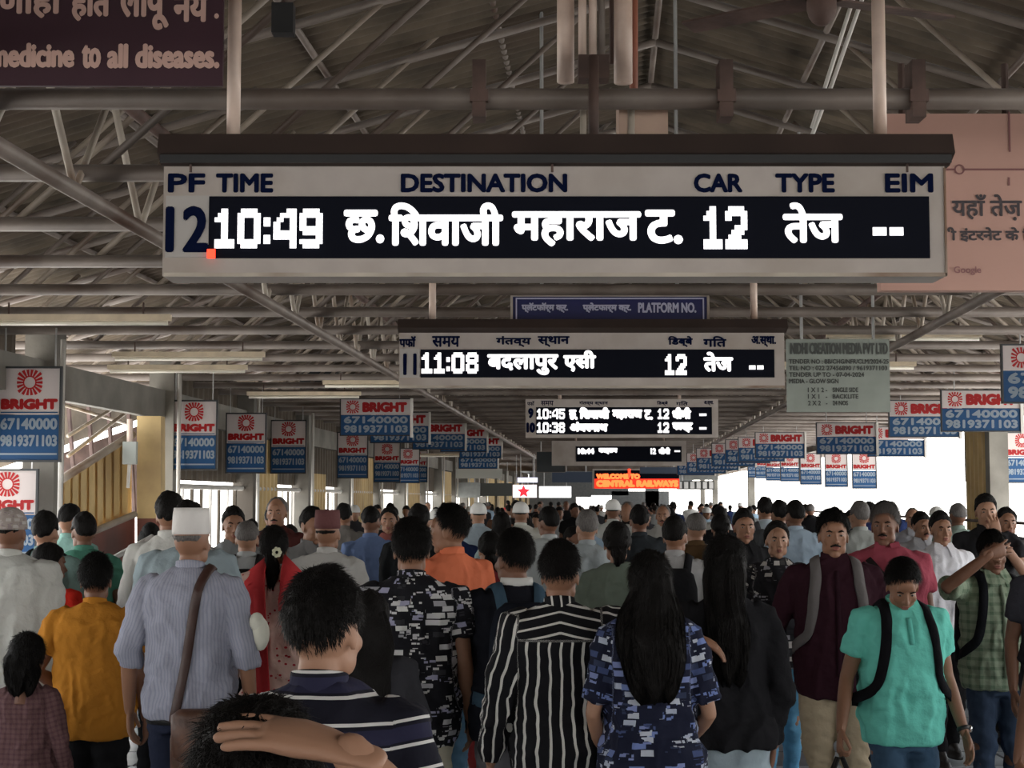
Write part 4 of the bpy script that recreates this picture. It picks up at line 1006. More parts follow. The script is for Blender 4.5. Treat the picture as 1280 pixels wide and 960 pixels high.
    # ---- shoes
    for s in 'rl':
        an = legs[s][2]; m = MB(); tz = an.z - .085
        m.add(*loft([(an.x, an.y + .045, tz + z, rx, ry) for z, rx, ry in ((.0, .046, .135), (.022, .048, .138), (.026, .042, .128), (.05, .038, .115))], 16, 2.4))
        m.add(*loft([(an.x, an.y + .045 - (z - .05) * .6, tz + z, rx, ry) for z, rx, ry in ((.045, .039, .118), (.075, .036, .085), (.105, .038, .05))], 14, 2.2))
        out.append(('shoe', mesh_from('shoe', m.V, m.F, LEATH)))
    return out

PARTS = {}
def proto(key, **kw):
    if key not in PARTS: PARTS[key] = build(**kw)
    return PARTS[key]
def put(parts, label, px, top, s, yaw, cols, group=None, H=None, scale=None, pos=None, cat='person', sx=.93):
    """stand a person so that the head's top meets (px, top) at s pixels per metre"""
    Y = F / s; v = W(px, top, Y); Ht = H or v.z
    t = empty('person', (v.x, Y, 0), yaw, label=label, cat=cat, group=group)
    k = Ht / 1.705; t.scale = (k * sx, k * sx, k)
    for nm, me in parts:
        o = link(nm, me, t); o.color = (*cols.get(nm, cols.get({'jacket': 'shirt', 'dress': 'shirt', 'collar': 'shirt', 'jeans': 'trousers'}.get(nm, nm), (.05, .05, .05))), 1)
    return t
def C(skin=SK1, top=(.3, .3, .3), bot=(.03, .03, .035), shoe=(.02, .018, .016), cap=(.7, .7, .68)):
    return {'body': skin, 'shirt': top, 'kurta': top, 'dress': top, 'top': top, 'jacket': top, 'collar': top, 'trousers': bot, 'jeans': bot, 'shoe': shoe, 'cap': cap}
R180 = PI

# ---- carried things: a bag or strap is its own thing, placed in the frame of its wearer
def worn(name, owner, pieces, label, cat, group=None):
    t = empty(name, tuple(owner.location), owner.rotation_euler.z, label=label, cat=cat, group=group); t.scale = owner.scale
    for nm, V, Fc, m, col in pieces:
        o = mk(nm, V, Fc, m, t, True); o.color = (*col, 1)
    return t
def strap_path(x0, x1, zs, front, sex='m', fat=1., off=.026):
    P = []
    for i, z in enumerate(zs):
        x = lerp(x0, x1, i / (len(zs) - 1)); rx, ry, cy = prof(sex, min(z, 1.40), fat); rx += off; ry += off
        y = ry * (1 - min(.97, abs(x / rx)) ** 2.3) ** (1 / 2.3); P.append(Vector((x, cy + (y if front else -y), z)))
    return P
def backpack_pieces(owner, col, mcol=None, sex='m', fat=1., size=1., front_only=False, m=None):
    m = m or LEATH; out = []
    mb = MB(); w, d, h = .15 * size, .075, .23 * size; zc = 1.17
    mb.add(*loft([(0, -.215, zc - h, w * .8, d * .7), (0, -.215, zc - h * .9, w * .97, d), (0, -.22, zc - h * .3, w, d * 1.15), (0, -.215, zc + h * .5, w * .95, d), (0, -.20, zc + h * .85, w * .8, d * .75), (0, -.195, zc + h, w * .5, d * .4)], 22, 3.2)); out.append(('bag_body', mb.V, mb.F, CLOTH, col))
    mb = MB(); mb.add(*loft([(0, -.295, zc - h * .75, w * .65, .02), (0, -.30, zc - h * .6, w * .75, .03), (0, -.30, zc - h * .05, w * .75, .03), (0, -.295, zc + h * .1, w * .68, .012)], 18, 3)); out.append(('front_pocket', mb.V, mb.F, CLOTH, col))
    for s in (-1, 1):
        fr = strap_path(s * .105, s * .145, [1.40, 1.34, 1.26, 1.18, 1.10], True, sex, fat)
        pts = [Vector((s * .075, -.15, 1.36)), Vector((s * .085, -.105, 1.43)), Vector((s * .095, -.03, 1.478)), Vector((s * .10, .05, 1.455))] + fr + [Vector((s * .20 * fat, .02, 1.03)), Vector((s * .14, -.16, 1.0))]
        V, Fc = tube(pts, .028, 8, flat=.25, ref=(1, 0, 0) if False else (0, 1, 0)); 
        # flat strap: wide across the shoulder
        V, Fc = hug(owner, pts, .026, .005); out.append(('strap', V, Fc, CLOTH, mcol or col))
    return out
from mathutils.bvhtree import BVHTree
def hug(owner, pts, w, th):
    """webbing laid on the owner's clothed surface, edge by edge"""
    V = []; Fc = []
    for ch in owner.children:
        if ch.name.split('.')[0] in ('shirt', 'jacket', 'top', 'dress', 'kurta', 'collar', 'trousers', 'jeans', 'body'):
            n = len(V); V += [v.co.copy() for v in ch.data.vertices]; Fc += [tuple(i + n for i in p.vertices) for p in ch.data.polygons]
    bv = BVHTree.FromPolygons(V, Fc)
    P = [Vector(p) for p in pts]; Q = []
    for i in range(len(P) - 1):
        for k in range(4): Q.append(P[i].lerp(P[i + 1], k / 4))
    Q.append(P[-1]); out = []; D = []
    for p in Q:
        c = Vector((p.x * .35, 0, min(p.z, 1.30))); d = (p - c).normalized(); D.append(d)
    L_ = []
    for i, p in enumerate(Q):
        t = (Q[min(i + 1, len(Q) - 1)] - Q[max(i - 1, 0)]).normalized(); sd = t.cross(D[i]).normalized(); row = []
        for e in (-1, 0, 1):
            q = p + sd * w * e; h = bv.ray_cast(q + D[i] * .35, -D[i], .6)
            row.append(h[0] if h[0] is not None and (h[0] - q).length < .14 else q)
        L_.append(row)
    for _ in range(2):
        L_ = [[(L_[max(i - 1, 0)][e] + L_[i][e] * 2 + L_[min(i + 1, len(L_) - 1)][e]) / 4 for e in range(3)] for i in range(len(L_))]
    V = []
    for row, d in zip(L_, D): V += [row[0] + d * .004, row[1] + d * .006, row[2] + d * .004, row[2] + d * (.004 + th * 2), row[1] + d * (.007 + th * 2), row[0] + d * (.004 + th * 2)]
    n = len(L_)
    Fc = [(i * 6 + j, i * 6 + (j + 1) % 6, (i + 1) * 6 + (j + 1) % 6, (i + 1) * 6 + j) for i in range(n - 1) for j in range(6)] + [(5, 4, 3, 2, 1, 0), tuple(n * 6 - 6 + j for j in range(6))]
    return V, Fc
def ribbon(pts, w, th, s=1):
    """flat webbing following the body: width runs sideways across the path"""
    P = np.array([tuple(p) for p in pts]); n = len(P); T = np.gradient(P, axis=0); T /= np.linalg.norm(T, axis=1)[:, None]
    ctr = np.array((0, 0, 1.2)); V = []
    for i in range(n):
        o_ = P[i] - np.array((0, 0, min(P[i][2], 1.36))); o_ = o_ - T[i] * np.dot(o_, T[i]); o_ /= np.linalg.norm(o_) + 1e-9
        sd = np.cross(T[i], o_)
        V += [P[i] + sd * w - o_ * th, P[i] + sd * w + o_ * th, P[i] - sd * w + o_ * th, P[i] - sd * w - o_ * th]
    Fc = [(i * 4 + j, i * 4 + (j + 1) % 4, (i + 1) * 4 + (j + 1) % 4, (i + 1) * 4 + j) for i in range(n - 1) for j in range(4)] + [(3, 2, 1, 0), (n * 4 - 4, n * 4 - 3, n * 4 - 2, n * 4 - 1)]
    return V, Fc

# ------------------------------------------------------------------ near figures, one by one
NVY = (.012, .014, .022); BK = (.012, .012, .013); WH = (.62, .61, .58); JN = (.06, .10, .16)
def pdict(top, bottom=CLOTH, topname='shirt', botname='trousers', cap=None):
    d = {'top': top, 'bottom': bottom, 'topname': topname, 'botname': botname}
    if cap: d['cap'] = cap
    return d
STR_H = patmat('navy_tshirt_white_lines', 'hstripe', [(.009, .009, .016), (.55, .54, .53), (.02, .02, .045)], .05, duty=.13)
STR_V = patmat('black_shirt_white_stripes', 'vstripe', [(.008, .008, .010), (.58, .57, .54)], .037, duty=.22)
PRT = patmat('black_white_block_print', 'print', [(.010, .010, .013), (.5, .5, .5), (.03, .03, .035), (.34, .34, .37), (.58, .58, .57), (.3, .3, .42), (.5, .5, .52)], .042, duty=.42)
PRB = patmat('blue_white_block_print', 'print', [(.010, .012, .028), (.14, .19, .40), (.03, .04, .08), (.36, .40, .50), (.18, .22, .42), (.42, .45, .52), (.05, .07, .16)], .045, duty=.42)
PRF = patmat('black_cream_floral_print', 'print', [(.015, .015, .018), (.03, .03, .035), (.42, .4, .38), (.05, .05, .05), (.3, .3, .33)], .055, duty=.42)
CHK = patmat('pale_green_check', 'check', [(.27, .33, .24), (.12, .18, .12)], .05, duty=.35)
CHG = patmat('grey_lined_shirt', 'vstripe', [(.30, .31, .37), (.24, .25, .32)], .012, duty=.4)
CAPP = patmat('patterned_cap', 'print', [(.3, .26, .24), (.42, .39, .37), (.24, .2, .2), (.35, .31, .3)], .03, duty=.42)
CAPS = patmat('striped_cap', 'hstripe', [(.42, .38, .36), (.12, .05, .05)], .03, duty=.35)
DOT = patmat('peach_dotted_kurta', 'dots', [(.6, .42, .36), (.4, .03, .04)], .03, duty=.22)

# A person holding a hand over the head, right under the camera
p = build(res=2, hair='short', sleeve='short', seed=11, head=(.1, -.25), arms={'r': [(.40, -.02, 1.40), (.13, -.06, 1.66)], 'hr': ((-1, .0, .25), (-.1, .25, -1))}, hands=('flat', 'relax'))
put(p, 'near person with tousled black hair resting a bent arm across the head', 318, 878, 1180, -.1, C(SK3, (.02, .02, .022), BK))
# B striped T-shirt
p = build(res=2, sleeve='short', hair='short', seed=3, head=(-.28, -.05), mats=pdict(STR_H, topname='shirt'), fat=1.06, ease=.022)
B = put(p, 'man from behind in a navy T-shirt with thin white horizontal lines', 403, 713, 620, -.12, C(SK3, bot=BK))
# C vertical stripes, arm round the woman's shoulders
p = build(res=2, sleeve='long', hair='fade', seed=5, head=(-.18, 0), yoke=True, mats=pdict(STR_V), hem=.84, ease=.026, arms={'r': [(.37, .02, 1.36), (.555, -.03, 1.352)], 'hr': ((1, -.1, -.42), (0, .2, -1)), 'l': [(-.25, -.04, 1.12), (-.285, .06, .86)]}, hands=('drape', 'relax'))
put(p, 'man in black shirt with white vertical stripes, arm around a woman', 699, 679, 338, .0, C(SK1, bot=(.42, .42, .43)))
# D woman in blue print dress
p = build(sex='f', res=2, sleeve='half', hair='long', hairlen=.41, hairwid=.128, seed=8, hem=.42, flare=.04, top='dress', mats=pdict(PRB, topname='dress'), arms={'r': [(.235, -.03, 1.10), (.17, .16, .98)], 'l': [(-.235, -.03, 1.10), (-.2, .12, .95)]}, collar=False, ease=.024, fat=1.05)
put(p, 'woman with long loose black hair in a blue and white print dress', 812, 690, 350, -.03, C(SK3, bot=NVY))
# E woman in black top and pale jeans
p = build(sex='f', res=2, sleeve='long', hair='long', hairlen=.43, hairwid=.085, seed=9, hem=.895, mats=pdict(CLOTH, DENIM, 'top', 'jeans'), bottom='jeans', collar=False, head=(-.25, 0), ease=.022, fat=1.08, arms={'r': [(.225, -.05, 1.12), (.20, .0, .89)], 'l': [(-.235, -.02, 1.12), (-.2, .1, .93)]})
put(p, 'woman in black top and pale blue jeans with long dark hair', 905, 669, 328, -.02, C(SK2, (.014, .014, .016), (.30, .37, .41)))
# F turquoise polo
p = build(res=2, sleeve='short', hair='short', seed=12, head=(-.12, -.55), face=True, fat=1.03, hem=.83, bottom='jeans', mats=pdict(CLOTH, DENIM, 'shirt', 'jeans'), stride=.14, ease=.026,
          arms={'r': [(.27, -.03, 1.13), (.345, .09, .90)], 'l': [(-.245, -.03, 1.13), (-.285, .09, .88)]}, hands=('grip', 'relax'))
FP = put(p, 'man in turquoise polo shirt looking down, watch on his wrist', 1124, 690, 292, R180 + .12, C(SK1, (.16, .60, .50), (.045, .09, .15)))
worn('backpack', FP, backpack_pieces(FP, (.01, .01, .012), fat=1.03), 'black backpack on the man in the turquoise polo shirt', 'backpack')
w_ = Vector((-.285, .09, .88)); e_ = Vector((-.245, -.03, 1.13)); q = e_.lerp(w_, .93)
d_ = (w_ - e_).normalized(); V, Fc = tube([q - d_ * .009, q + d_ * .009], .031, 16, ref=(1, 0, 0)); Vf, Ff = tube([q + Vector((-.03, .0, 0)), q + Vector((-.04, .0, 0))], .017, 14)
worn('wristwatch', FP, [('band', V, Fc, LEATH, (.02, .02, .02)), ('dial', Vf, Ff, METAL, (.6, .6, .6))], 'wristwatch on the arm of the man in the turquoise polo', 'watch')
# handbag held by F
hx_, hy_, hz_ = .375, .16, .80
m = MB(); m.add(*loft([(hx_, hy_, z, rx, ry) for z, rx, ry in ((.30, .15, .06), (.32, .17, .08), (.44, .18, .09), (.54, .155, .05), (.555, .14, .02))], 22, 3)); pc = [('bag_body', m.V, m.F, LEATH, (.012, .012, .013))]
for dy in (-.03, .03):
    V, Fc = tube([(hx_ - .11, hy_ + dy, .53), (hx_ - .07, hy_ + dy * .8, .66), (hx_ - .012, hy_ + dy * .3, .79), (hx_ + .012, hy_ + dy * .3, .79), (hx_ + .07, hy_ + dy * .8, .66), (hx_ + .11, hy_ + dy, .53)], .010, 8); pc.append(('handle', V, Fc, LEATH, (.012, .012, .013)))
worn('handbag', FP, pc, 'black handbag with long handles hanging from the hand of the man in turquoise', 'bag')
def placket(owner, z1, col, w=.012):
    V, Fc = hug(owner, [Vector((0, .13, z)) for z in (1.43, 1.36, 1.28, 1.2, 1.1, 1.0, .9) if z >= z1], w, .0015); o = mk('placket', V, Fc, CLOTH, owner, True); o.color = (*col, 1)
placket(FP, 1.28, (.13, .5, .42))
# G maroon shirt
p = build(res=2, sleeve='long', hair='short', seed=14, face='tache', fat=1.12, hem=.80, mats=pdict(CLOTH), stride=-.12, arms={'r': [(.30, -.02, 1.13), (.40, .02, .90)], 'l': [(-.29, -.02, 1.13), (-.31, .06, .88)]}, greying=False)
GP = put(p, 'man in dark maroon shirt with grey backpack straps and beige trousers', 1041, 638, 250, R180 - .06, C(SK1, (.032, .012, .018), (.40, .33, .23)))
worn('backpack', GP, backpack_pieces(GP, (.07, .07, .08), (.13, .12, .12), fat=1.12), 'grey backpack on the man in the dark maroon shirt', 'backpack')
placket(GP, .9, (.025, .01, .015))
# H pink polo
p = build(res=2, sleeve='short', hair='short', greying=True, seed=15, face='tache', fat=1.2, hem=.82, mats=pdict(CLOTH), head=(-.3, 0), stride=.12)
HP = put(p, 'grey-haired man in a rose pink polo shirt with dark trousers', 1107, 629, 222, R180 - .1, C(SK2, (.34, .07, .10), (.025, .024, .03)))
V, Fc = hug(HP, strap_path(.13, -.18, [1.42, 1.35, 1.27, 1.18, 1.08, .98], True, 'm', 1.2) , .018, .004); worn('sling_strap', HP, [('strap', V, Fc, CLOTH, (.02, .015, .015))], 'dark sling strap across the rose pink polo shirt', 'strap')
# I green check, hand on forehead
p = build(res=2, sleeve='half', hair='short', seed=16, face=True, fat=1.05, hem=.84, bottom='jeans', mats=pdict(CHK, DENIM), head=(-.1, -.1), arms={'r': [(.37, .17, 1.40), (.12, .24, 1.585)], 'hr': ((-1, -.12, .3), (0, -1, .1)), 'l': [(-.25, -.03, 1.13), (-.27, .1, .9)]}, hands=('flat', 'relax'))
IP = put(p, 'man in pale green checked shirt shading his forehead with one hand', 1240, 664, 235, R180 + .12, C(SK2, (.3, .35, .27), (.035, .055, .095)))
worn('backpack', IP, backpack_pieces(IP, (.012, .013, .016), fat=1.05), 'black backpack on the man in the pale green checked shirt', 'backpack')
placket(IP, .9, (.22, .27, .2))
# right-edge dark person with bare forearm
p = build(res=2, sleeve='half', hair='short', seed=17, fat=1.1, hem=.8, mats=pdict(CLOTH), arms={'r': [(.27, .04, 1.13), (.37, .12, .84)], 'hr': None}, stride=.1)
put(p, 'person in black cut by the frame edge, bare brown forearm reaching down', 1366, 640, 340, R180 + .1, C(SK2, (.012, .012, .014), (.02, .025, .035)))
# L orange shirt
p = build(res=2, sleeve='long', hair='short', seed=18, head=(.75, 0), mats=pdict(CLOTH, DENIM, 'shirt', 'jeans'), bottom='jeans', hem=.86, stride=.12, arms={'r': [(.22, -.04, 1.14), (.19, .12, .93)], 'l': [(-.24, .02, 1.14), (-.22, .22, 1.05)]})
put(p, 'man in orange shirt and blue jeans turning his face to the left', 563, 632, 248, .55, C(SK1, (.62, .17, .085), (.07, .14, .21)))
# M printed shirt
p = build(res=2, sleeve='short', hair='short', seed=19, mats=pdict(PRT), hem=.80, fat=1.08, ease=.026, head=(.05, 0))
put(p, 'man in black and white block print shirt seen from behind', 515, 650, 305, 0, C(SK1, bot=(.45, .42, .33)))
# woman with dark hair tucked between B and M
p = build(sex='f', res=1, sleeve='half', hair='long', hairlen=.34, hairwid=.11, seed=20, mats=pdict(CLOTH), collar=False)
put(p, 'short woman with loose black hair half hidden by the striped T-shirt man', 462, 738, 360, 0, C(SK1, (.03, .03, .035)))
# N navy jacket, blue strap
p = build(res=2, sleeve='long', hair='short', seed=21, head=(.45, -.05), hem=.84, fat=1.08, ease=.03, mats=pdict(CLOTH, topname='jacket'), arms={'l': [(-.26, .10, 1.12), (-.14, .24, 1.36)]}, hands=('relax', 'grip'))
NP_ = put(p, 'man in black jacket with white shirt collar and blue backpack strap', 645, 663, 302, .15, C(SK2, (.012, .013, .018), (.12, .12, .13)))
worn('backpack', NP_, backpack_pieces(NP_, (.013, .015, .022), (.05, .09, .13), size=1.05, fat=1.08), 'black backpack with a slate blue strap on the man in the black jacket', 'backpack')
V, Fc = loft([(0, -.018, 1.47, .079, .079), (0, -.018, 1.508, .073, .073)], 20); worn('shirt_collar', NP_, [('band', V, Fc, CLOTH, (.6, .6, .58))], 'white shirt collar of the man in the black jacket', 'collar')
# O cap man
p = build(res=2, sleeve='rolled', hair='cap', seed=22, head=(-.2, 0), cap='gandhi', hem=.855, mats=pdict(CHG), fat=1.06, arms={'r': [(.26, -.03, 1.13), (.275, .03, .88)], 'l': [(-.27, -.03, 1.13), (-.285, .05, .87)]}, hands=('relax', 'relax'), greying=True)
OP = put(p, 'man in grey-blue shirt and white topi with a brown sling bag', 240, 640, 292, -.05, C(SK1, (.3, .31, .36), (.018, .022, .04), cap=(.62, .60, .58)))
pts = strap_path(.07, -.03, [1.40, 1.30, 1.2, 1.1, 1.0, .9, .84], False, 'm', 1.06, .032); pts = [Vector((.10, .03, 1.49)), Vector((.10, -.05, 1.475))] + pts
V, Fc = hug(OP, pts, .021, .004); mb = MB(); mb.add(*loft([(.11, -.215, z + .13, rx, ry) for z, rx, ry in ((.46, .10, .04), (.49, .13, .06), (.66, .135, .07), (.74, .12, .05), (.77, .1, .03))], 22, 3))
mf = MB(); mf.add(*loft([(.11, -.255, z + .13, rx, ry) for z, rx, ry in ((.56, .06, .03), (.60, .12, .04), (.76, .125, .05), (.785, .09, .03))], 18, 3))
worn('sling_bag', OP, [('strap', V, Fc, LEATH, (.045, .018, .013)), ('bag_body', mb.V, mb.F, CRUM, (.11, .055, .032)), ('flap', mf.V, mf.F, CRUM, (.16, .085, .05))], 'crumpled brown leather sling bag behind the man in the white topi', 'bag')
V, Fc = loft([(0, -.01, z, .186, .134) for z in (.835, .868)], 24, 2.3); worn('belt', OP, [('band', V, Fc, LEATH, (.012, .012, .012))], 'dark belt of the man in the white topi', 'belt')
mb = MB(); mb.blob((.325, -.03, 1.20), (.042, .04, .07), 12, 8); mb.blob((.31, -.04, 1.25), (.035, .035, .04), 10, 8)
worn('cloth_bundle', OP, [('bundle', mb.V, mb.F, CLOTH, (.6, .6, .52))], 'small white cloth bundle tucked at the sleeve of the man in the topi', 'cloth')
# P mustard shirt
p = build(res=2, sleeve='short', hair='short', seed=23, mats=pdict(CLOTH), hem=.80, bigh=1.06, ease=.028, fat=1.12, arms={'l': [(-.30, -.06, 1.13), (-.17, .10, 1.02)], 'r': [(.26, -.03, 1.12), (.27, .06, .88)]}, head=(.12, 0))
put(p, 'stocky youth in mustard orange shirt and black trousers', 121, 697, 272, 0, C(SK2, (.42, .175, .025), BK))
# Q white kurta, patterned cap
p = build(res=2, sleeve='long', hair='cap', cap='skull', seed=24, mats=pdict(CLOTH, topname='kurta', cap=CAPP), hem=.45, flare=.03, ease=.03, fat=1.1)
put(p, 'man in long white kurta and patterned skullcap at the frame edge', 14, 634, 252, 0, C(SK2, (.50, .51, .48), (.5, .5, .48)))
# R girl
p = build(sex='f', res=2, sleeve='long', hair='long', hairlen=.12, hairwid=.085, seed=25, mats=pdict(patmat('mauve_brown_weave', 'check', [(.12, .065, .065), (.08, .04, .045)], .03, duty=.4), topname='dress'), hem=.30, flare=.10, top='dress', bigh=1.32, collar=False, ease=.03, head=(-.1, 0))
put(p, 'small girl in mauve-brown dress seen from behind at the frame edge', 35, 806, 292, 0, C(SK2, bot=(.1, .05, .05)))
# S red shirt
p = build(res=1, sleeve='short', hair='fringe', seed=26, mats=pdict(CLOTH), head=(-.6, 0), bigh=1.05)
put(p, 'boy in bright red T-shirt beside the white kurta', 62, 684, 225, -.2, C(SK2, (.50, .025, .015)))
# W woman red dupatta
p = build(sex='f', res=2, sleeve='long', hair='long', seed=27, mats=pdict(DOT, topname='kurta'), hem=.42, flare=.04, tie=True, hairlen=.22, hairwid=.09, collar=False, ease=.025)
WP = put(p, 'woman in peach dotted kurta with black hair tied back', 343, 658, 225, 0, C(SK1, bot=(.3, .04, .05)))
m = MB()
for x0, x1, z0, z1, yy in ((-.10, -.06, 1.47, .62, -.16), (.13, .12, 1.46, 1.22, -.13)):
    pts = [Vector((x0 * .8, .07, 1.44)), Vector((x0, -.03, 1.485)), Vector((x0, -.12, 1.42))] + [Vector((lerp(x0, x1, t), yy - .01 + .012 * math.sin(t * 9), lerp(1.36, z1, t))) for t in (0, .2, .4, .6, .8, 1)]
    V, Fc = ribbon(pts, .085, .006); m.add(V, Fc)
    if len(pts) and z1 < 1: 
        V, Fc = ribbon([q + Vector((.03, -.014, 0)) for q in pts[3:]], .03, .01); m.add(V, Fc)
worn('dupatta', WP, [('scarf', m.V, m.F, CLOTH, (.5, .045, .05))], 'red scarf hanging down the back of the woman in the dotted kurta', 'scarf')
mb = MB()
for k in range(7): mb.blob((.035 + .02 * math.cos(k * .9), -.125, 1.56 + .02 * math.sin(k * .9)), (.012, .008, .012), 8, 5)
worn('hair_flower', WP, [('petals', mb.V, mb.F, CLOTH, (.62, .62, .45))], 'small white flowers in the hair of the woman with the red scarf', 'flower')
# AA woman facing in print top, light jeans
p = build(sex='f', res=1, sleeve='half', hair='long', seed=28, face=True, mats=pdict(PRF, DENIM, 'top', 'jeans'), hem=.80, collar=False, bottom='jeans', stride=.12, fat=1.08)
put(p, 'woman facing this way in a dark floral top and light blue jeans', 971, 651, 205, R180, C(SK3, bot=(.12, .32, .50), shoe=(.04, .03, .03)))
# Y woman with green blouse
p = build(sex='f', res=1, sleeve='half', hair='long', tie=True, hairlen=.1, hairwid=.1, seed=29, mats=pdict(CLOTH, topname='blouse'), hem=.9, collar=False, fat=1.15)
t = put(p, 'woman in grey-green blouse with hair in a low bun before the long-haired woman', 771, 652, 228, 0, C(SK1, (.14, .17, .14), (.03, .06, .07)))
t.children[-5 if False else 0].color = (*SK1, 1)
for o in t.children:
    if o.name.startswith('blouse'): o.color = (.13, .16, .13, 1)
# Z backpack man
pz = build(res=1, sleeve='long', hair='short', seed=30, mats=pdict(CLOTH), head=(-.2, 0)); 
ZP = put(pz, 'man in grey and white shirt with dark backpack beside the long-haired woman', 843, 646, 208, -.1, C(SK1, (.38, .38, .38)))
worn('backpack', ZP, backpack_pieces(ZP, (.016, .016, .018)), 'dark backpack on the man in the grey and white shirt', 'backpack')

# ------------------------------------------------------------------ shared figures for the middle of the crowd
def pr(k):
    base = dict(res=1, mats=pdict(CLOTH))
    D = {
        'm_away': dict(sleeve='long', seed=41, stride=.12), 'm_away2': dict(sleeve='short', seed=42, head=(.35, 0), fat=1.1, stride=-.12), 'm_away3': dict(sleeve='rolled', hair='fade', seed=43, head=(-.3, .0), stride=.05),
        'm_bald': dict(sleeve='long', hair='bald', greying=True, seed=44, fat=1.12), 'm_grey': dict(sleeve='short', greying=True, seed=45, fat=1.05, head=(.2, 0)),
        'm_kurta': dict(sleeve='long', hair='cap', cap='skull', hem=.5, flare=.02, seed=46, mats=pdict(CLOTH, topname='kurta'), ease=.026), 'm_skull': dict(sleeve='long', hair='cap', cap='skull', seed=47),
        'm_face': dict(sleeve='long', seed=48, face=True, stride=.12), 'm_face2': dict(sleeve='short', seed=49, face='tache', head=(.3, -.1), stride=-.12), 'm_face3': dict(sleeve='long', hair='bald', greying=True, seed=50, face='tache', fat=1.1, head=(-.2, 0)),
        'f_away': dict(sex='f', sleeve='half', hair='long', hairlen=.38, seed=51, hem=.5, flare=.03, mats=pdict(CLOTH, topname='kurta'), collar=False), 'f_bun': dict(sex='f', sleeve='half', hair='long', hairlen=.12, tie=True, seed=52, mats=pdict(CLOTH, topname='kurta'), hem=.5, flare=.03, collar=False, fat=1.08),
        'f_face': dict(sex='f', sleeve='half', hair='long', seed=53, face=True, mats=pdict(CLOTH, topname='kurta'), hem=.5, flare=.03, collar=False), 'm_jacket': dict(sleeve='long', seed=54, fat=1.15, ease=.034, mats=pdict(CLOTH, topname='jacket')),
        'm_handface': dict(sleeve='short', seed=55, face=True, arms={'l': [(-.24, .16, 1.16), (-.05, .17, 1.42)], 'hl': ((.25, -.05, 1), (0, -1, 0))}, hands=('relax', 'relax'), mats=pdict(CLOTH)),
        'm_cap2': dict(sleeve='short', hair='cap', cap='gandhi', seed=56, mats=pdict(CLOTH, cap=CAPS), fat=1.05)}[k]
    b = dict(base); b.update(D); return proto(k, **b)
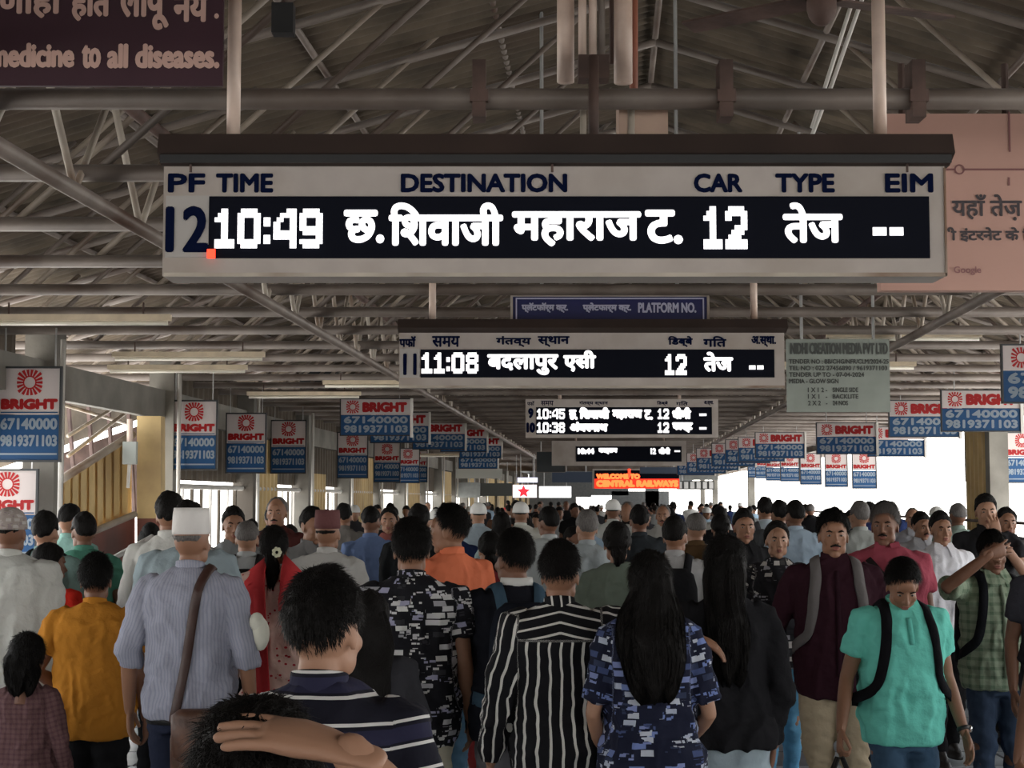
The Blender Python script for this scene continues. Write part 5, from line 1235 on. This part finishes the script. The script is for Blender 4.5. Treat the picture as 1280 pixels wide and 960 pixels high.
LB = (.30, .38, .46); GRY = (.22, .22, .22); MID = [
 # key, px, top, s, yaw, top colour, trousers colour, label
 ('m_away', 213, 616, 218, 0, (.56, .56, .53), BK, 'tall man in white shirt directly beyond the man in the white topi'),
 ('m_jacket', 236, 627, 236, 0, (.30, .37, .40), NVY, 'man in pale blue shirt whose black hair rises over the white topi'),
 ('m_face', 292, 634, 188, R180 + .3, (.25, .27, .28), BK, 'dark-haired person facing this way in a grey shirt by the topi'),
 ('m_bald', 309, 650, 200, .1, (.40, .42, .42), BK, 'balding man from behind with a dark rucksack before the dotted kurta'),
 ('m_face3', 347, 620, 165, R180 + .1, (.07, .022, .02), BK, 'tall brown-faced man in dark maroon facing this way above the dotted kurta'),
 ('m_face2', 389, 634, 190, R180 + .5, (.2, .2, .2), BK, 'man turned this way in grey shirt beside the striped cap'),
 ('m_cap2', 410, 641, 212, -.1, (.46, .46, .44), NVY, 'man in white shirt and red-striped cap above the T-shirt man'),
 ('m_away3', 88, 631, 172, -.2, (.20, .34, .30), BK, 'man in mint shirt furthest over by the ochre stair wall'),
 ('m_away2', 106, 641, 200, .2, (.075, .22, .16), (.1, .2, .17), 'man in sea green shirt in front of the ochre stair wall'),
 ('m_away', 58, 640, 210, -.15, (.17, .26, .24), BK, 'man with dark rucksack and grey-green shirt right of the skullcap'),
 ('m_grey', 133, 650, 118, .1, (.4, .2, .15), BK, 'small figure in rust shirt at the foot of the ochre pillar'),
 ('m_away3', 463, 634, 158, .15, (.12, .17, .30), NVY, 'man in denim blue shirt half way down the stair side'),
 ('f_face', 486, 634, 140, R180, (.2, .07, .06), BK, 'woman with reddish brown hair facing this way beside the denim blue shirt'),
 ('m_jacket', 524, 631, 176, 0, (.011, .012, .013), BK, 'broad man in black directly beyond the block print shirt'),
 ('m_away', 430, 630, 130, 0, (.13, .12, .11), BK, 'man in brown-grey shirt beyond the striped cap'),
 ('m_kurta', 598, 628, 128, .1, (.30, .36, .40), BK, 'man in pale blue kurta and white cap left of the black jacket man'),
 ('m_kurta', 651, 627, 126, -.05, (.55, .55, .5), WH, 'man in cream kurta and white cap above the black jacket man'),
 ('f_away', 627, 640, 152, 0, (.25, .32, .32), BK, 'woman with black plait before the cream kurta'),
 ('m_away2', 686, 634, 165, .15, (.42, .45, .45), BK, 'man in pale shirt between the cream kurta and the grey-haired man'),
 ('m_grey', 734, 638, 182, 0, (.33, .37, .38), BK, 'grey-haired man in pale grey shirt above the vertical stripes'),
 ('m_kurta', 766, 624, 118, -.1, (.5, .52, .5), BK, 'man in white kurta and white cap right of the grey-haired man'),
 ('m_jacket', 799, 632, 160, .05, (.03, .035, .04), BK, 'man in charcoal shirt right of the woman with the low bun'),
 ('m_face3', 829, 630, 120, R180, (.4, .4, .38), BK, 'man in white shirt above the grey and white shirt'),
 ('m_bald', 869, 640, 176, .1, (.10, .06, .03), BK, 'man in brown shirt left of the black top woman'),
 ('m_face', 930, 637, 180, R180 + .1, (.02, .02, .022), BK, 'man in black facing this way above the black top woman'),
 ('m_away', 956, 622, 128, 0, (.36, .42, .46), NVY, 'man in pale blue shirt with rucksack straps above the floral top'),
 ('m_jacket', 974, 626, 138, .1, (.08, .085, .09), BK, 'man in dark grey before the bright opening'),
 ('m_away2', 994, 626, 150, -.1, (.34, .43, .52), (.3, .1, .1), 'man in sky blue shirt standing against the bright opening'),
 ('m_grey', 1074, 627, 150, .1, (.36, .38, .36), BK, 'grey-haired man in pale grey shirt beyond the maroon shirt'),
 ('m_away3', 1086, 628, 122, 0, (.03, .04, .12), BK, 'man in royal blue shirt behind the rose pink polo'),
 ('m_face2', 1150, 640, 150, R180, (.4, .4, .42), (.05, .05, .06), 'young man facing this way between the pink polo and white shirt'),
 ('m_face', 1176, 640, 182, R180 + .1, (.68, .68, .72), BK, 'man in bright white shirt and black trousers by the bright side'),
 ('m_bald', 1196, 628, 138, .2, (.25, .32, .28), BK, 'grey-haired man in sage green beside the bright white shirt'),
 ('m_handface', 1232, 618, 168, R180 - .1, (.02, .02, .022), (.03, .03, .03), 'man in black with a hand at his cheek near the parapet'),
 ('f_face', 1258, 634, 160, R180, (.1, .1, .1), BK, 'woman in dark clothes right of the man with a hand at his cheek'),
 ('m_face2', 1320, 652, 262, R180, (.04, .04, .05), NVY, 'masked person in black cut by the frame edge behind the checked shirt'),
 ('m_face3', 1141, 634, 120, R180, (.3, .3, .32), BK, 'grey-haired person facing this way above the pink polo shoulder'),
 ('f_bun', 900, 642, 150, 0, (.35, .38, .38), BK, 'person with a pale grey wrap left of the man in black'),
 ('m_skull', 545, 636, 120, 0, (.3, .3, .3), BK, 'man in grey with white skullcap left of the orange shirt'),
 ('f_bun', 612, 664, 205, .3, (.2, .03, .035), (.2, .03, .03), 'woman in patterned red between the orange shirt and the black jacket'),
 ('m_away', 1052, 645, 140, .2, (.3, .42, .5), BK, 'man in light blue between the maroon shirt and the pink polo'),
]
taken = []
for key, px, top, s, yaw, tc_, bc_, lab in MID:
    put(pr(key), lab, px, top, s, yaw, C(rng.choice((SK1, SK2, SK1, SK3)), tc_, bc_)); 
MR = {'balding man from behind with a dark rucksack before the dotted kurta': (.02, .02, .02), 'man with dark rucksack and grey-green shirt right of the skullcap': (.02, .022, .022), 'man in pale blue shirt with rucksack straps above the floral top': (.08, .08, .09)}
for o in [o for o in COL.objects if o.name.startswith('person')]:
    taken.append((o.location.x, o.location.y))
    if o.get('label') in MR: worn('backpack', o, backpack_pieces(o, MR[o['label']]), 'dark rucksack on the ' + o['label'].split(' with')[0].replace('furthest ', '') , 'backpack')

# ------------------------------------------------------------------ the far crowd
def prf(k):
    D = {'a': dict(sleeve='long', stride=.1), 'b': dict(sleeve='short', fat=1.1, head=(.4, 0)), 'c': dict(sleeve='long', hair='cap', cap='skull'), 'd': dict(sex='f', sleeve='half', hair='long', hairlen=.35, hem=.5, flare=.03, mats=pdict(CLOTH, topname='kurta'), collar=False),
         'e': dict(sleeve='long', hair='bald', fat=1.1, greying=True), 'f': dict(sex='f', sleeve='half', hair='long', tie=True, hairlen=.12, hem=.5, mats=pdict(CLOTH, topname='kurta'), collar=False)}[k]
    b = dict(res=0, mats=pdict(CLOTH)); b.update(D); b['seed'] = 60 + ord(k); return proto('far' + k, **b)
PAL = [('black', (.012, .012, .013), 24), ('charcoal', (.04, .04, .045), 16), ('white', (.6, .6, .58), 18), ('light grey', (.3, .31, .31), 12), ('pale blue', (.28, .38, .48), 10), ('navy', (.012, .02, .06), 10), ('brown', (.10, .055, .035), 8), ('maroon', (.12, .02, .025), 6), ('green', (.06, .14, .09), 4), ('red', (.42, .04, .04), 3), ('yellow ochre', (.4, .26, .06), 2), ('pink', (.45, .16, .2), 2)]
bag = [c for c in PAL for _ in range(c[2])]
what = {'a': 'man with short black hair', 'b': 'stout man with short black hair', 'c': 'man with white skullcap', 'd': 'woman with loose long hair', 'e': 'man with thin grey hair', 'f': 'woman with hair in a bun'}
fr = random.Random(21); count = 0; keys = 'aaaaabbbcdddeef'
Yc = 14.0; rowi = 0
while Yc < 66 and count < 215:
    lat = LL + .6 + fr.uniform(0, .5); 
    while lat < LR - .4:
        y = Yc + fr.uniform(-.3, .3); x = axX(y, lat) + 0.
        if abs(x) < .33 * y and all((x - a) ** 2 + (y - b) ** 2 > .42 for a, b in taken) and not (Yc < 22 and 2.2 < lat and fr.random() < .55):
            k = fr.choice(keys); c = fr.choice(bag); face = fr.random() < .33
            yaw = (PI if face else 0) + fr.uniform(-.5, .5)
            h = fr.gauss(1.66, .055) if k not in 'df' else fr.gauss(1.56, .05); h = min(max(h, 1.45), 1.77)
            zone = 'mid bridge' if Yc < 24 else ('far crowd' if Yc < 42 else 'farthest crowd')
            side = 'stair side' if lat < -1.6 else ('centre' if lat < 1.8 else 'open side')
            lab = '%s in %s, %s, %s, %s' % (what[k], c[0], 'facing this way' if face else 'walking away', side, zone)
            t = empty('person', (x, y, 0), yaw, label=lab, cat='person', group='far crowd: ' + lab)
            sc_ = h / 1.705; t.scale = (sc_ * .94, sc_, sc_); cc = C(fr.choice((SK1, SK2, SK3)), c[1], fr.choice((BK, NVY, (.04, .06, .09), GRY)))
            for nm, me in prf(k):
                if Yc > 30 and nm == 'shoe' or Yc > 30 and nm == 'collar': continue
                o = link(nm, me, t); o.color = (*cc.get(nm, BK), 1)
            taken.append((x, y)); count += 1
        lat += fr.uniform(.85, 1.35) * (1 + Yc / 90)
    Yc += .95 + Yc * .028
print('far people', count, 'people', sum(o.name.startswith('person') for o in COL.objects))
